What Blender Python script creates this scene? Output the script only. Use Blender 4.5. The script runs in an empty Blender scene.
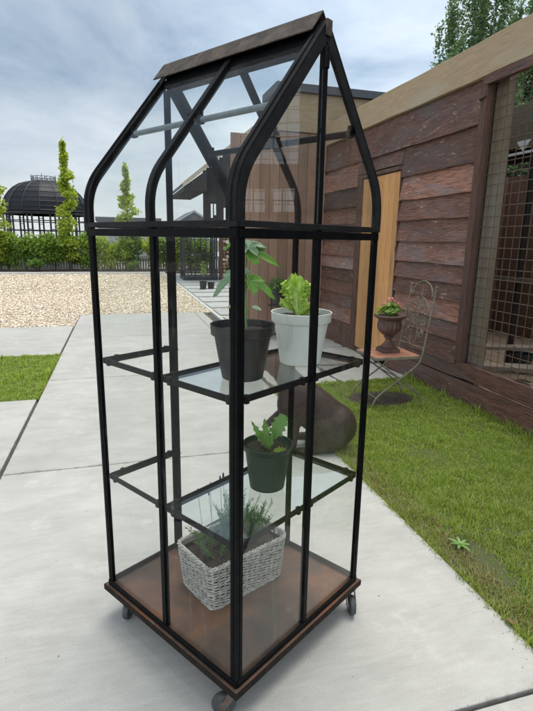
import bpy, bmesh, math, random
import numpy as np
from mathutils import Vector, Matrix
PI = math.pi
R = math.radians
random.seed(7)
rng = np.random.default_rng(11)
S = bpy.context.scene
COL = S.collection

# ------------------------------------------------------------------ mesh builder
class MB:
    def __init__(self):
        self.v = []; self.f = []
    def add(self, vs, fs):
        b = len(self.v)
        self.v += [tuple(p) for p in vs]
        self.f += [tuple(i + b for i in q) for q in fs]
        return self
    def box(self, lo, hi, M=None):
        x0, y0, z0 = lo; x1, y1, z1 = hi
        vs = [Vector(p) for p in ((x0,y0,z0),(x1,y0,z0),(x1,y1,z0),(x0,y1,z0),(x0,y0,z1),(x1,y0,z1),(x1,y1,z1),(x0,y1,z1))]
        if M is not None: vs = [M @ p for p in vs]
        return self.add(vs, [(0,3,2,1),(4,5,6,7),(0,1,5,4),(1,2,6,5),(2,3,7,6),(3,0,4,7)])
    def sweep(self, pts, prof, up=(0,0,1), cap=True):
        """sweep a closed 2D profile (side, up) along pts with a fixed up hint"""
        pts = [Vector(p) for p in pts]; n = len(pts); k = len(prof); vs = []
        up = Vector(up)
        for i, p in enumerate(pts):
            if i == 0: t = pts[1] - p
            elif i == n-1: t = p - pts[i-1]
            else:
                a = (p - pts[i-1]).normalized(); c = (pts[i+1] - p).normalized(); t = a + c
            t.normalize()
            s = t.cross(up)
            if s.length < 1e-4: s = t.cross(Vector((1,0,0)))
            s.normalize(); u = s.cross(t)
            m = 1.0
            if 0 < i < n-1:
                cs = max(0.5, t.dot(c)); m = 1.0 / cs
            for (a_, b_) in prof: vs.append(p + s*a_ + u*(b_*m))
        fs = []
        for i in range(n-1):
            for j in range(k):
                j2 = (j+1) % k
                fs.append((i*k+j, i*k+j2, (i+1)*k+j2, (i+1)*k+j))
        if cap:
            fs.append(tuple(reversed(range(k)))); fs.append(tuple(range((n-1)*k, n*k)))
        return self.add(vs, fs)
    def bar(self, p0, p1, w, h, up=(0,0,1)):
        return self.sweep([p0, p1], [(-w/2,-h/2),(w/2,-h/2),(w/2,h/2),(-w/2,h/2)], up)
    def tube(self, pts, r, n=8, closed=False):
        pts = [Vector(p) for p in pts]; m = len(pts); vs = []; fs = []
        prev = None
        for i, p in enumerate(pts):
            a = pts[(i-1) % m] if (closed or i > 0) else p
            c = pts[(i+1) % m] if (closed or i < m-1) else p
            t = (c - a)
            t = t.normalized() if t.length > 1e-9 else Vector((0,0,1))
            if prev is None:
                u = Vector((0,0,1)) if abs(t.z) < .9 else Vector((1,0,0))
            else: u = prev
            u = (u - t*u.dot(t))
            if u.length < 1e-6: u = t.orthogonal()
            u.normalize(); prev = u; w = t.cross(u)
            rr = r[i] if hasattr(r, '__len__') else r
            for j in range(n):
                an = 2*PI*j/n
                vs.append(p + u*math.cos(an)*rr + w*math.sin(an)*rr)
        segs = m if closed else m-1
        for i in range(segs):
            i2 = (i+1) % m
            for j in range(n):
                j2 = (j+1) % n
                fs.append((i*n+j, i*n+j2, i2*n+j2, i2*n+j))
        if not closed:
            fs.append(tuple(reversed(range(n)))); fs.append(tuple(range((m-1)*n, m*n)))
        return self.add(vs, fs)
    def lathe(self, prof, c=(0,0,0), n=32, cap0=True, cap1=True, flute=None):
        vs = []; fs = []; k = len(prof)
        for i, (r, z) in enumerate(prof):
            for j in range(n):
                a = 2*PI*j/n
                rr = r * (flute(i, a) if flute else 1)
                vs.append((c[0]+rr*math.cos(a), c[1]+rr*math.sin(a), c[2]+z))
        for i in range(k-1):
            for j in range(n):
                j2 = (j+1) % n
                fs.append((i*n+j, i*n+j2, (i+1)*n+j2, (i+1)*n+j))
        if cap0: fs.append(tuple(reversed(range(n))))
        if cap1: fs.append(tuple(range((k-1)*n, k*n)))
        return self.add(vs, fs)
    def prism(self, poly, ext):
        """planar polygon of 3D points extruded by vector ext"""
        poly = [Vector(p) for p in poly]; ext = Vector(ext); n = len(poly)
        vs = poly + [p + ext for p in poly]
        fs = [tuple(reversed(range(n))), tuple(range(n, 2*n))]
        fs += [(i, (i+1) % n, n+(i+1) % n, n+i) for i in range(n)]
        return self.add(vs, fs)
    def sphere(self, c, r, n=12, m=8, M=None):
        rx, ry, rz = r if hasattr(r, '__len__') else (r, r, r)
        vs = [Vector((0,0,-rz))]; fs = []
        for i in range(1, m):
            ph = -PI/2 + PI*i/m
            for j in range(n):
                a = 2*PI*j/n
                vs.append(Vector((rx*math.cos(ph)*math.cos(a), ry*math.cos(ph)*math.sin(a), rz*math.sin(ph))))
        vs.append(Vector((0,0,rz)))
        for j in range(n): fs.append((0, 1+(j+1) % n, 1+j))
        for i in range(m-2):
            for j in range(n):
                j2 = (j+1) % n
                fs.append((1+i*n+j, 1+i*n+j2, 1+(i+1)*n+j2, 1+(i+1)*n+j))
        l = len(vs)-1; b = 1+(m-2)*n
        for j in range(n): fs.append((l, b+j, b+(j+1) % n))
        if M is not None: vs = [M @ p for p in vs]
        c = Vector(c)
        return self.add([p + c for p in vs], fs)
    def build(self, name, mat, parent=None, smooth=False, bevel=0, fix=True):
        me = bpy.data.meshes.new(name)
        me.from_pydata(self.v, [], self.f)
        me.update()
        if fix:
            bm = bmesh.new(); bm.from_mesh(me)
            bmesh.ops.recalc_face_normals(bm, faces=bm.faces)
            bm.to_mesh(me); bm.free()
        me.materials.append(mat)
        o = bpy.data.objects.new(name, me); COL.objects.link(o)
        if parent is not None: o.parent = parent
        if smooth:
            for p in me.polygons: p.use_smooth = True
            if smooth == 'auto':
                me.set_sharp_from_angle(angle=R(40))
        if bevel:
            b = o.modifiers.new('bevel', 'BEVEL'); b.width = bevel; b.segments = 2; b.limit_method = 'ANGLE'; b.angle_limit = R(40)
        return o

def fast_mesh(name, verts, loops_per_face, mat, parent=None, smooth=False):
    """verts (n,3); every face has loops_per_face consecutive verts"""
    n = len(verts); nf = n // loops_per_face
    me = bpy.data.meshes.new(name)
    me.vertices.add(n); me.vertices.foreach_set('co', np.asarray(verts, np.float32).ravel())
    me.loops.add(n); me.loops.foreach_set('vertex_index', np.arange(n, dtype=np.int32))
    me.polygons.add(nf); me.polygons.foreach_set('loop_start', np.arange(0, n, loops_per_face, dtype=np.int32))
    me.update(calc_edges=True)
    me.materials.append(mat)
    o = bpy.data.objects.new(name, me); COL.objects.link(o)
    if parent is not None: o.parent = parent
    return o
def index_mesh(name, verts, faces, mat, parent=None, smooth=False):
    """verts (n,3), faces (m,k) arrays"""
    faces = np.asarray(faces, np.int32); m, k = faces.shape
    me = bpy.data.meshes.new(name)
    me.vertices.add(len(verts)); me.vertices.foreach_set('co', np.asarray(verts, np.float32).ravel())
    me.loops.add(m*k); me.loops.foreach_set('vertex_index', faces.ravel())
    me.polygons.add(m); me.polygons.foreach_set('loop_start', np.arange(0, m*k, k, dtype=np.int32))
    me.update(calc_edges=True)
    me.materials.append(mat)
    if smooth: me.polygons.foreach_set('use_smooth', np.ones(m, bool))
    o = bpy.data.objects.new(name, me); COL.objects.link(o)
    if parent is not None: o.parent = parent
    return o

def tag(o, label=None, cat=None, group=None, kind=None):
    if label: o['label'] = label
    if cat: o['category'] = cat
    if group: o['group'] = group
    if kind: o['kind'] = kind
    return o
def thing(name, label, cat, loc=(0,0,0), rz=0, group=None):
    o = bpy.data.objects.new(name, None); COL.objects.link(o)
    o.location = loc; o.rotation_euler = (0,0,rz); o.empty_display_size = .1
    return tag(o, label, cat, group)

# ------------------------------------------------------------------ materials
class NT:
    def __init__(self, name):
        self.m = bpy.data.materials.new(name); self.m.use_nodes = True
        self.t = self.m.node_tree; self.n = self.t.nodes; self.l = self.t.links
        self.b = self.n['Principled BSDF']; self.out = self.n['Material Output']
    def new(self, ty, **kw):
        x = self.n.new(ty)
        for k, v in kw.items():
            if k.startswith('i_'): x.inputs[k[2:].replace('_', ' ')].default_value = v
            else: setattr(x, k, v)
        return x
    def link(self, a, b): self.l.new(a, b)
    def coords(self, scale=(1,1,1), rnd=False):
        tc = self.new('ShaderNodeTexCoord'); src = tc.outputs['Object']
        if rnd:
            g = self.new('ShaderNodeNewGeometry')
            mu = self.new('ShaderNodeVectorMath', operation='SCALE'); mu.inputs[0].default_value = (31.7, 17.3, 53.1)
            self.link(g.outputs['Random Per Island'], mu.inputs['Scale'])
            ad = self.new('ShaderNodeVectorMath', operation='ADD')
            self.link(src, ad.inputs[0]); self.link(mu.outputs[0], ad.inputs[1]); src = ad.outputs[0]
        mp = self.new('ShaderNodeMapping'); mp.inputs['Scale'].default_value = scale
        self.link(src, mp.inputs['Vector'])
        return mp.outputs[0]
    def noise(self, vec, scale, detail=5, rough=.55, dist=0):
        x = self.new('ShaderNodeTexNoise'); x.inputs['Scale'].default_value = scale; x.inputs['Detail'].default_value = detail
        x.inputs['Roughness'].default_value = rough; x.inputs['Distortion'].default_value = dist
        self.link(vec, x.inputs['Vector']); return x.outputs['Fac']
    def ramp(self, fac, stops, interp='LINEAR'):
        x = self.new('ShaderNodeValToRGB'); e = x.color_ramp.elements; x.color_ramp.interpolation = interp
        while len(e) < len(stops): e.new(.5)
        for el, (p, c) in zip(e, stops):
            el.position = p
            el.color = (c, c, c, 1) if isinstance(c, (int, float)) else (*c, 1)
        self.link(fac, x.inputs['Fac']); return x.outputs['Color']
    def mix(self, fac, a, b, mode='MIX'):
        x = self.new('ShaderNodeMix', data_type='RGBA', blend_type=mode)
        for s, v in ((x.inputs[0], fac), (x.inputs[6], a), (x.inputs[7], b)):
            if hasattr(v, 'links'): self.link(v, s)
            elif isinstance(v, (int, float)): s.default_value = v if s.type == 'VALUE' else (v, v, v, 1)
            else: s.default_value = (*v, 1)
        return x.outputs[2]
    def rnd(self):
        return self.new('ShaderNodeNewGeometry').outputs['Random Per Island']
    def bump(self, h, strength=.3, dist=.01):
        x = self.new('ShaderNodeBump'); x.inputs['Strength'].default_value = strength; x.inputs['Distance'].default_value = dist
        self.link(h, x.inputs['Height']); self.link(x.outputs[0], self.b.inputs['Normal'])
        return x
    def col(self, c):
        if hasattr(c, 'links'): self.link(c, self.b.inputs['Base Color'])
        else: self.b.inputs['Base Color'].default_value = (*c, 1)
    def rough(self, r):
        if hasattr(r, 'links'): self.link(r, self.b.inputs['Roughness'])
        else: self.b.inputs['Roughness'].default_value = r

def mottled(name, c0, c1, scale=8, rough=.6, bump=.15, bscale=60, metallic=0, bdist=.004, detail=5, spec=None):
    t = NT(name); v = t.coords()
    t.col(t.ramp(t.noise(v, scale, detail), [(.3, c0), (.7, c1)]))
    t.rough(rough); t.b.inputs['Metallic'].default_value = metallic
    if spec is not None: t.b.inputs['Specular IOR Level'].default_value = spec
    if bump: t.bump(t.noise(v, bscale, 4), bump, bdist)
    return t.m

def wood(name, base, dark, axis='y', scale=1.0, weather=None, wamt=.3, scratch=None, rough=.75, bump=.5, tintvar=.35, knots=False, scr_pos=.66):
    t = NT(name)
    s = {'x': (.06,1,1), 'y': (1,.06,1), 'z': (1,1,.06)}[axis]
    s2 = {'x': (.25,1,1), 'y': (1,.25,1), 'z': (1,1,.25)}[axis]
    v = t.coords(s, True); v2 = t.coords(s2, True)
    g = t.noise(v, 105*scale, 7, .62, .5)
    c = t.mix(t.ramp(g, [(.32, 0), (.68, 1)]), dark, base)
    lf = t.noise(v2, 6*scale, 6, .65)
    c = t.mix(t.ramp(lf, [(.35, .0), (.75, .55)]), c, dark)
    if knots:
        vo = t.new('ShaderNodeTexVoronoi', feature='F1'); vo.inputs['Scale'].default_value = 3.2*scale
        t.link(v2, vo.inputs['Vector'])
        k = t.ramp(vo.outputs['Distance'], [(.03, 1), (.16, 0)])
        c = t.mix(t.mix(.7, 0.0, k), c, tuple(x*.35 for x in base))
    if weather is not None:
        w = t.noise(v2, 3.3*scale, 6, .65, .4)
        c = t.mix(t.ramp(w, [(.5, 0), (.68, wamt*2.2)]), c, weather)
    if scratch is not None:
        sc = t.noise(v2, 26*scale, 8, .72, .8); m2 = t.noise(v2, 2.1*scale, 3)
        a = t.ramp(sc, [(scr_pos, 0), (scr_pos+.05, 1)]); b = t.ramp(m2, [(.44, 0), (.56, 1)])
        c = t.mix(t.mix(1.0, a, b, 'MULTIPLY'), c, scratch)
    r = t.rnd()
    c = t.mix(1.0, c, t.ramp(r, [(0, 1-tintvar), (1, 1+tintvar*.4)]), 'MULTIPLY')
    t.col(c); t.rough(rough)
    t.bump(g, bump, .004)
    return t.m

def leafmat(name, ca, cb, trans=.35, rough=.5, island=True, tcol=None):
    t = NT(name)
    if island: f = t.rnd()
    else: f = t.noise(t.coords(), 22, 4)
    c = t.ramp(f, [(.1, ca), (.9, cb)])
    t.col(c); t.rough(rough)
    tr = t.new('ShaderNodeBsdfTranslucent')
    t.link(t.mix(1.0, c, tcol or (1.5, 1.6, .7), 'MULTIPLY'), tr.inputs['Color'])
    mx = t.new('ShaderNodeMixShader'); mx.inputs[0].default_value = trans
    t.link(t.b.outputs[0], mx.inputs[1]); t.link(tr.outputs[0], mx.inputs[2]); t.link(mx.outputs[0], t.out.inputs['Surface'])
    return t.m

def glassmat(name, tint, dust=.05, dustcol=(.55,.58,.56), haze_scale=3, rough=0.0, ior=1.42):
    t = NT(name); t.n.remove(t.b)
    g = t.new('ShaderNodeNewGeometry')
    io = t.new('ShaderNodeMix', data_type='FLOAT'); io.inputs[2].default_value = ior; io.inputs[3].default_value = 1/ior
    t.link(g.outputs['Backfacing'], io.inputs[0])
    fr = t.new('ShaderNodeFresnel'); t.link(io.outputs[0], fr.inputs['IOR'])
    tr = t.new('ShaderNodeBsdfTransparent'); tr.inputs[0].default_value = (*tint, 1)
    gl = t.new('ShaderNodeBsdfGlossy'); gl.inputs['Roughness'].default_value = rough; gl.inputs[0].default_value = (1,1,1,1)
    di = t.new('ShaderNodeBsdfDiffuse'); di.inputs[0].default_value = (*dustcol, 1)
    v = t.coords((1,1,1))
    dn = t.ramp(t.noise(v, haze_scale, 7, .65), [(.35, dust*.35), (.75, dust*1.7)])
    vo = t.new('ShaderNodeTexVoronoi'); vo.inputs['Scale'].default_value = 46; t.link(v, vo.inputs['Vector'])
    spot = t.mix(1.0, t.ramp(vo.outputs['Distance'], [(.05, .16), (.10, 0)]), t.ramp(t.noise(v, 7, 3), [(.52, 0), (.62, 1)]), 'MULTIPLY')
    smear = t.ramp(t.noise(t.coords((1,1,.22)), 9, 7, .7, 1.4), [(.60, 0), (.74, .06)])
    dn = t.mix(1.0, t.mix(1.0, dn, spot, 'ADD'), smear, 'ADD')
    m1 = t.new('ShaderNodeMixShader'); t.link(dn, m1.inputs[0]); t.link(tr.outputs[0], m1.inputs[1]); t.link(di.outputs[0], m1.inputs[2])
    m2 = t.new('ShaderNodeMixShader'); t.link(fr.outputs[0], m2.inputs[0]); t.link(m1.outputs[0], m2.inputs[1]); t.link(gl.outputs[0], m2.inputs[2])
    # slight waviness of hand-cut panes
    bp = t.new('ShaderNodeBump'); bp.inputs['Strength'].default_value = .08; bp.inputs['Distance'].default_value = .003
    t.link(t.noise(v, 5, 2), bp.inputs['Height']); t.link(bp.outputs[0], gl.inputs['Normal'])
    t.link(m2.outputs[0], t.out.inputs['Surface'])
    return t.m

M = {}
def black_metal(name, c0, c1, rust, amt, rough=.38):
    t = NT(name); v = t.coords()
    c = t.ramp(t.noise(v, 14, 6), [(.3, c0), (.7, c1)])
    rr = t.ramp(t.noise(v, 30, 8, .7), [(.62-amt*.2, 0), (.72-amt*.1, 1)])
    c = t.mix(t.mix(1.0, rr, amt, 'MULTIPLY'), c, rust)
    t.col(c); t.rough(t.ramp(t.noise(v, 40, 4), [(.3, rough-.08), (.7, rough+.15)]))
    t.bump(t.noise(v, 120, 4), .25, .0012); t.b.inputs['Specular IOR Level'].default_value = .07
    return t.m
M['frame'] = black_metal('frame_paint', (.0025,.0028,.0032), (.0055,.006,.0068), (.035,.025,.018), .2)
M['rafter'] = black_metal('rafter_paint', (.010,.010,.0105), (.021,.0205,.0205), (.05,.042,.035), .35, .40)
M['ridge'] = black_metal('ridge_iron', (.030,.026,.023), (.075,.062,.052), (.11,.085,.066), .8, .6)
M['galv'] = mottled('galvanised_tube', (.10,.12,.12), (.17,.19,.19), 20, .4, .15, 80, .2, .001)
M['shelf_iron'] = black_metal('shelf_iron', (.004,.005,.0055), (.009,.010,.0105), (.035,.028,.02), .25, .36)
M['clip'] = mottled('clip_black', (.004,.004,.004), (.008,.008,.008), 20, .5, .1, spec=.12)
M['glass'] = glassmat('pane_glass', (.975,.983,.979), .003, ior=1.15)
M['gable_glass'] = glassmat('gable_pane_glass', (.972,.980,.976), .003, ior=1.30)
M['gable_top'] = glassmat('gable_top_glass', (.972,.980,.976), .003, ior=1.52)
M['shelfglass'] = glassmat('shelf_glass', (.94,.97,.962), .008, (.6,.66,.66), 4, 0.0, 1.52)

def rust_plate():
    t = NT('rusty_plate'); v = t.coords()
    c = t.ramp(t.noise(v, 3.2, 7, .6, .8), [(.30, (.040,.030,.025)), (.46, (.075,.047,.035)), (.57, (.125,.066,.042)), (.66, (.185,.080,.038)), (.8, (.10,.072,.058))])
    pal = t.ramp(t.noise(v, 9, 8, .7), [(.6, 0), (.72, .55)])
    c = t.mix(pal, c, (.20,.175,.15))
    t.col(c); t.rough(t.ramp(t.noise(v, 5, 5), [(.3, .45), (.7, .75)])); t.b.inputs['Specular IOR Level'].default_value = .22
    t.bump(t.noise(v, 70, 6), .2, .002); return t.m
M['plate'] = rust_plate()
M['plate_edge'] = black_metal('plate_edge', (.010,.0085,.0075), (.024,.018,.015), (.06,.03,.02), .35, .55)
M['caster_iron'] = mottled('caster_zinc', (.16,.17,.18), (.36,.38,.40), 40, .4, .2, 90, .7, .001)
M['caster_rust'] = black_metal('caster_worn', (.07,.065,.06), (.15,.15,.15), (.12,.05,.02), .9, .55)
M['caster_rubber'] = mottled('caster_rubber', (.03,.03,.031), (.06,.06,.06), 30, .6, .1)
def concrete(name, c0, c1, scale=1.0, edges=False):
    t = NT(name); v = t.coords()
    a = t.noise(v, 1.3*scale, 7, .62); b = t.noise(t.coords((.5,1,1)), 7*scale, 7, .65)
    c = t.ramp(a, [(.3, c0), (.7, c1)])
    c = t.mix(t.ramp(b, [(.35, 0), (.75, .7)]), c, tuple(x*.80 for x in c0))
    tw = t.noise(t.coords((.14,1,1)), 45*scale, 5, .65, .5)
    c = t.mix(t.ramp(tw, [(.42, 0), (.66, .22)]), c, tuple(x*1.10 for x in c1))
    big = t.noise(v, .55*scale, 5, .6, .6)
    c = t.mix(t.ramp(big, [(.5, 0), (.66, .5)]), c, tuple(x*.86 for x in c0))
    gr = t.noise(v, 260*scale, 2, .5)
    c = t.mix(1.0, c, t.ramp(gr, [(.25, .82), (.75, 1.14)]), 'MULTIPLY')
    sp = t.ramp(t.noise(v, 160*scale, 3, .5), [(.66, 0), (.74, .35)])
    c = t.mix(sp, c, tuple(x*.6 for x in c0))
    st = t.ramp(t.noise(v, 3.1*scale, 9, .72), [(.57, 0), (.68, .42)])
    c = t.mix(st, c, tuple(x*1.12 for x in c1))
    pit = t.new('ShaderNodeTexVoronoi'); pit.inputs['Scale'].default_value = 5.5; t.link(v, pit.inputs['Vector'])
    pm = t.ramp(pit.outputs['Distance'], [(.015, .75), (.035, 0)])
    c = t.mix(pm, c, tuple(x*.35 for x in c0))
    r = t.rnd(); c = t.mix(1.0, c, t.ramp(r, [(0, .93), (1, 1.04)]), 'MULTIPLY')
    if edges:
        sp_ = t.new('ShaderNodeSeparateXYZ'); tcx = t.new('ShaderNodeTexCoord'); t.link(tcx.outputs['Object'], sp_.inputs[0])
        def mm(op, p, q):
            x = t.new('ShaderNodeMath', operation=op)
            for s_, w_ in ((x.inputs[0], p), (x.inputs[1], q)):
                if hasattr(w_, 'links'): t.link(w_, s_)
                else: s_.default_value = w_
            return x.outputs[0]
        d_ = None
        for ax_, ps in (('X', (1.445, -.80)), ('Y', (1.104, 3.30, 5.58, 7.95))):
            for p_ in ps:
                k = mm('ABSOLUTE', mm('SUBTRACT', sp_.outputs[ax_], p_), 0.0)
                d_ = k if d_ is None else mm('MINIMUM', d_, k)
        nz = t.noise(v, 14, 6, .7)
        lim = mm('ADD', mm('MULTIPLY', d_, 9.0), mm('MULTIPLY', nz, 1.0))
        c = t.mix(t.ramp(lim, [(.42, .7), (.68, 0)]), c, (.13,.115,.085))
    t.col(c); t.rough(.78)
    t.bump(t.noise(v, 90, 6, .65), .25, .003)
    return t.m
M['concrete'] = concrete('brushed_concrete', (.315,.307,.28), (.405,.397,.365), 1.0, True)
M['kerb'] = concrete('kerb_concrete', (.42,.41,.38), (.5,.49,.46))
M['apron'] = concrete('apron_stone', (.33,.315,.28), (.47,.46,.43), 2)
M['paver'] = concrete('paver_stone', (.33,.33,.32), (.4,.4,.385), 1.5)
M['joint'] = mottled('joint_dirt', (.035,.035,.025), (.10,.09,.07), 30, .95, .3)
M['earth'] = mottled('bare_earth', (.04,.03,.02), (.075,.056,.04), 14, .95, .7, 40, 0, .02)
M['mulch'] = mottled('mulch', (.022,.018,.015), (.06,.048,.04), 25, .95, .9, 30, 0, .05)
M['ground'] = mottled('far_ground', (.05,.06,.03), (.10,.10,.06), 1, .95, 0)
def gravel():
    t = NT('gravel'); v = t.coords()
    vo = t.new('ShaderNodeTexVoronoi'); vo.inputs['Scale'].default_value = 26; t.link(v, vo.inputs['Vector'])
    sep = t.new('ShaderNodeSeparateColor'); t.link(vo.outputs['Color'], sep.inputs[0])
    c = t.ramp(sep.outputs[0], [(0, (.42,.33,.22)), (.35, (.58,.48,.34)), (.7, (.68,.59,.45)), (1, (.78,.72,.60))])
    gap = t.ramp(vo.outputs['Distance'], [(.35, 1), (.75, .35)])
    c = t.mix(1.0, c, gap, 'MULTIPLY')
    big = t.ramp(t.noise(v, .8, 4), [(.3, .85), (.7, 1.08)]); c = t.mix(1.0, c, big, 'MULTIPLY')
    t.col(c); t.rough(.85); t.bump(gap, .6, .02); return t.m
M['gravel'] = gravel()
def pebble():
    t = NT('pebble'); c = t.ramp(t.rnd(), [(0, (.34,.26,.18)), (.4, (.56,.45,.32)), (.75, (.68,.59,.45)), (1, (.78,.73,.62))])
    t.col(c); t.rough(.8); return t.m
M['pebble'] = pebble()
M['grass'] = leafmat('grass_blade', (.14,.215,.025), (.36,.42,.09), .42, .5, True, (1.4,1.5,.6))
M['grass_dry'] = leafmat('grass_dry', (.20,.18,.06), (.34,.29,.14), .3, .6)
def turf():
    t = NT('turf_soil'); v = t.coords()
    c = t.ramp(t.noise(v, 2.5, 6), [(.35, (.055,.07,.022)), (.55, (.08,.085,.03)), (.75, (.12,.10,.05))])
    t.col(c); t.rough(.95); t.bump(t.noise(v, 60, 5), .8, .02); return t.m
M['turf'] = turf()
M['clad'] = wood('stained_cladding', (.39,.175,.112), (.050,.024,.018), 'y', 1, (.17,.165,.175), .24, (.58,.40,.29), .62, .9, .72, True, .595)
M['cladz'] = wood('stained_post', (.17,.075,.048), (.05,.025,.018), 'z', 1, (.08,.075,.078), .25, (.25,.15,.1), .7, .7, .3)
M['fascia'] = wood('pale_sleeper', (.50,.365,.22), (.33,.235,.14), 'y', .8, (.40,.33,.24), .4, (.09,.06,.035), .8, .6, .12, True, .68)
M['fasciax'] = wood('pale_sleeper_cross', (.36,.255,.15), (.22,.155,.09), 'x', .8, (.22,.19,.14), .4, None, .8, .5, .12, True)
M['door'] = wood('larch_door', (.70,.37,.14), (.44,.21,.075), 'z', 1, (.26,.17,.09), .2, None, .6, .4, .22, True)
M['screen'] = wood('brown_boards', (.33,.19,.12), (.20,.11,.07), 'z', 1, (.17,.125,.095), .3, None, .75, .4, .35, True)
M['greywood'] = wood('weathered_post', (.24,.18,.115), (.13,.10,.062), 'z', 1, (.2,.18,.15), .4, None, .85, .6, .2, True)
M['greywoody'] = wood('weathered_beam', (.21,.16,.11), (.11,.085,.058), 'y', 1, (.13,.12,.1), .4, None, .85, .6, .25, True)
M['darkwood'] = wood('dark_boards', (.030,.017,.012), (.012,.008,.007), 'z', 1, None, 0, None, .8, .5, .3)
M['dark'] = mottled('near_black_paint', (.008,.008,.009), (.014,.014,.015), 6, .6, .1)
M['blackiron'] = mottled('black_iron', (.010,.011,.013), (.02,.021,.024), 6, .5, .1)
M['mesh'] = mottled('rusty_mesh', (.05,.028,.018), (.10,.06,.038), 12, .8, .2, 90, .0, .001)
M['capping'] = mottled('dark_capping', (.022,.026,.034), (.04,.045,.055), 3, .5, .05)
M['chair_iron'] = black_metal('verdigris_iron', (.13,.12,.088), (.23,.21,.155), (.14,.075,.045), .6, .6)
M['seat'] = mottled('rusty_seat', (.26,.105,.058), (.42,.19,.11), 14, .7, .3, 90)
M['urn'] = mottled('urn_iron', (.062,.032,.025), (.12,.062,.046), 16, .65, .4, 90, .1, .003)
M['pot_black'] = mottled('black_plastic', (.011,.012,.012), (.02,.021,.021), 9, .45, .1, 100, 0, .001)
M['pot_green'] = mottled('bottle_green_plastic', (.006,.016,.012), (.011,.026,.02), 9, .45, .1, 100, 0, .001)
M['pot_white'] = mottled('white_plastic', (.66,.665,.61), (.78,.78,.73), 5, .42, .08, 100, 0, .001)
M['soil'] = mottled('potting_soil', (.012,.008,.006), (.05,.034,.024), 60, .95, 1, 90, 0, .012)
def wicker():
    t = NT('whitewashed_wicker'); v = t.coords()
    c = t.ramp(t.noise(v, 60, 5, .65), [(.3, (.18,.15,.12)), (.5, (.38,.355,.31)), (.7, (.54,.52,.475))])
    c = t.mix(1.0, c, t.ramp(t.rnd(), [(0, .75), (1, 1.12)]), 'MULTIPLY')
    t.col(c); t.rough(.75); t.bump(t.noise(v, 150, 4), .4, .001); return t.m
M['wicker'] = wicker()
def veined(name, ca, cb, trans=.4):
    return leafmat(name, ca, cb, trans, .42, False, (1.5,1.7,.5))
M['squash'] = veined('vine_leaf', (.16,.33,.04), (.30,.48,.10), .45)
M['squash_pale'] = veined('vine_leaf_pale', (.17,.27,.15), (.27,.38,.24), .25)
M['lettuce'] = veined('lettuce_leaf', (.33,.50,.05), (.62,.74,.18), .5)
M['kale'] = veined('seedling_leaf', (.14,.28,.06), (.28,.43,.13), .42)
M['kale_yellow'] = veined('cotyledon_leaf', (.18,.27,.03), (.28,.36,.06), .35)
M['stem'] = mottled('plant_stem', (.10,.17,.04), (.17,.26,.08), 20, .5, .1)
M['lav'] = leafmat('lavender_leaf', (.06,.13,.04), (.14,.24,.08), .4)
M['lavhead'] = mottled('lavender_head', (.014,.009,.022), (.035,.022,.05), 60, .8, .5, 120)
M['dog'] = None
def fur():
    t = NT('chocolate_fur'); v = t.coords((1,1,.35))
    c = t.ramp(t.noise(v, 26, 6, .7), [(.3, (.018,.0105,.0075)), (.55, (.036,.021,.015)), (.78, (.065,.040,.029))])
    t.col(c); t.rough(.55); t.bump(t.noise(v, 120, 5, .7), .5, .004)
    t.b.inputs['Sheen Weight'].default_value = .0; t.b.inputs['Specular IOR Level'].default_value = .25; t.b.inputs['Sheen Roughness'].default_value = .4
    return t.m
M['dog'] = fur()
M['nose'] = mottled('dog_nose', (.01,.007,.006), (.016,.011,.01), 60, .35, .2)
M['hedge'] = leafmat('hedge_leaf', (.10,.18,.025), (.24,.33,.06), .42, .45)
M['hedge_yellow'] = leafmat('column_leaf', (.22,.30,.025), (.42,.46,.08), .45, .45)  # yellow-green leaf colour of the columnar trees and some hedge plants
M['poplar'] = leafmat('poplar_leaf', (.075,.13,.062), (.16,.235,.125), .4, .5)
M['box'] = leafmat('box_leaf', (.06,.13,.015), (.14,.24,.035), .3)
M['bark'] = mottled('bark', (.035,.027,.02), (.08,.065,.05), 20, .9, .6, 40, 0, .01)
M['petal'] = leafmat('pink_petal', (.62,.16,.20), (.8,.42,.42), .3, .5, True, (1,.7,.7))
M['flower_leaf'] = leafmat('geranium_leaf', (.10,.20,.03), (.22,.34,.06), .4)
M['picket'] = mottled('grey_picket', (.25,.24,.23), (.36,.35,.33), 6, .8, .1)
M['white'] = mottled('white_rail', (.6,.6,.58), (.72,.72,.7), 3, .6, .05)
M['roof'] = mottled('slate_roof', (.06,.06,.065), (.10,.10,.105), 4, .7, .2)
M['barge'] = mottled('barge_board', (.30,.25,.18), (.42,.36,.27), 5, .8, .2)
M['loge'] = mottled('log_pale', (.28,.2,.12), (.48,.37,.25), 9, .85, .4, 40)
M['redwood'] = mottled('red_post', (.09,.035,.022), (.13,.055,.035), 9, .8, .3)
M['chips'] = mottled('wood_chips', (.05,.035,.025), (.22,.165,.11), 45, .95, .9, 50, 0, .02)
M['tan'] = mottled('tan_brick', (.30,.16,.07), (.42,.25,.12), 18, .85, .5)
M['house'] = mottled('pale_render', (.3,.32,.31), (.38,.4,.39), 2, .8, .05)
M['dryleaf'] = mottled('brown_leaf', (.12,.05,.03), (.2,.09,.05), 40, .7, .2)
M['rib'] = mottled('pale_rib', (.42,.55,.20), (.55,.66,.32), 30, .5, .1)
t = NT('coat_hair'); t.col(t.ramp(t.rnd(), [(0,(.020,.011,.008)),(.6,(.050,.029,.021)),(1,(.105,.066,.048))])); t.rough(.5); t.b.inputs['Specular IOR Level'].default_value = .3; M['coat'] = t.m
M['inner'] = wood('inner_boards', (.20,.10,.065), (.09,.045,.03), 'z', 1, None, 0, None, .85, .5, .4)
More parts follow.
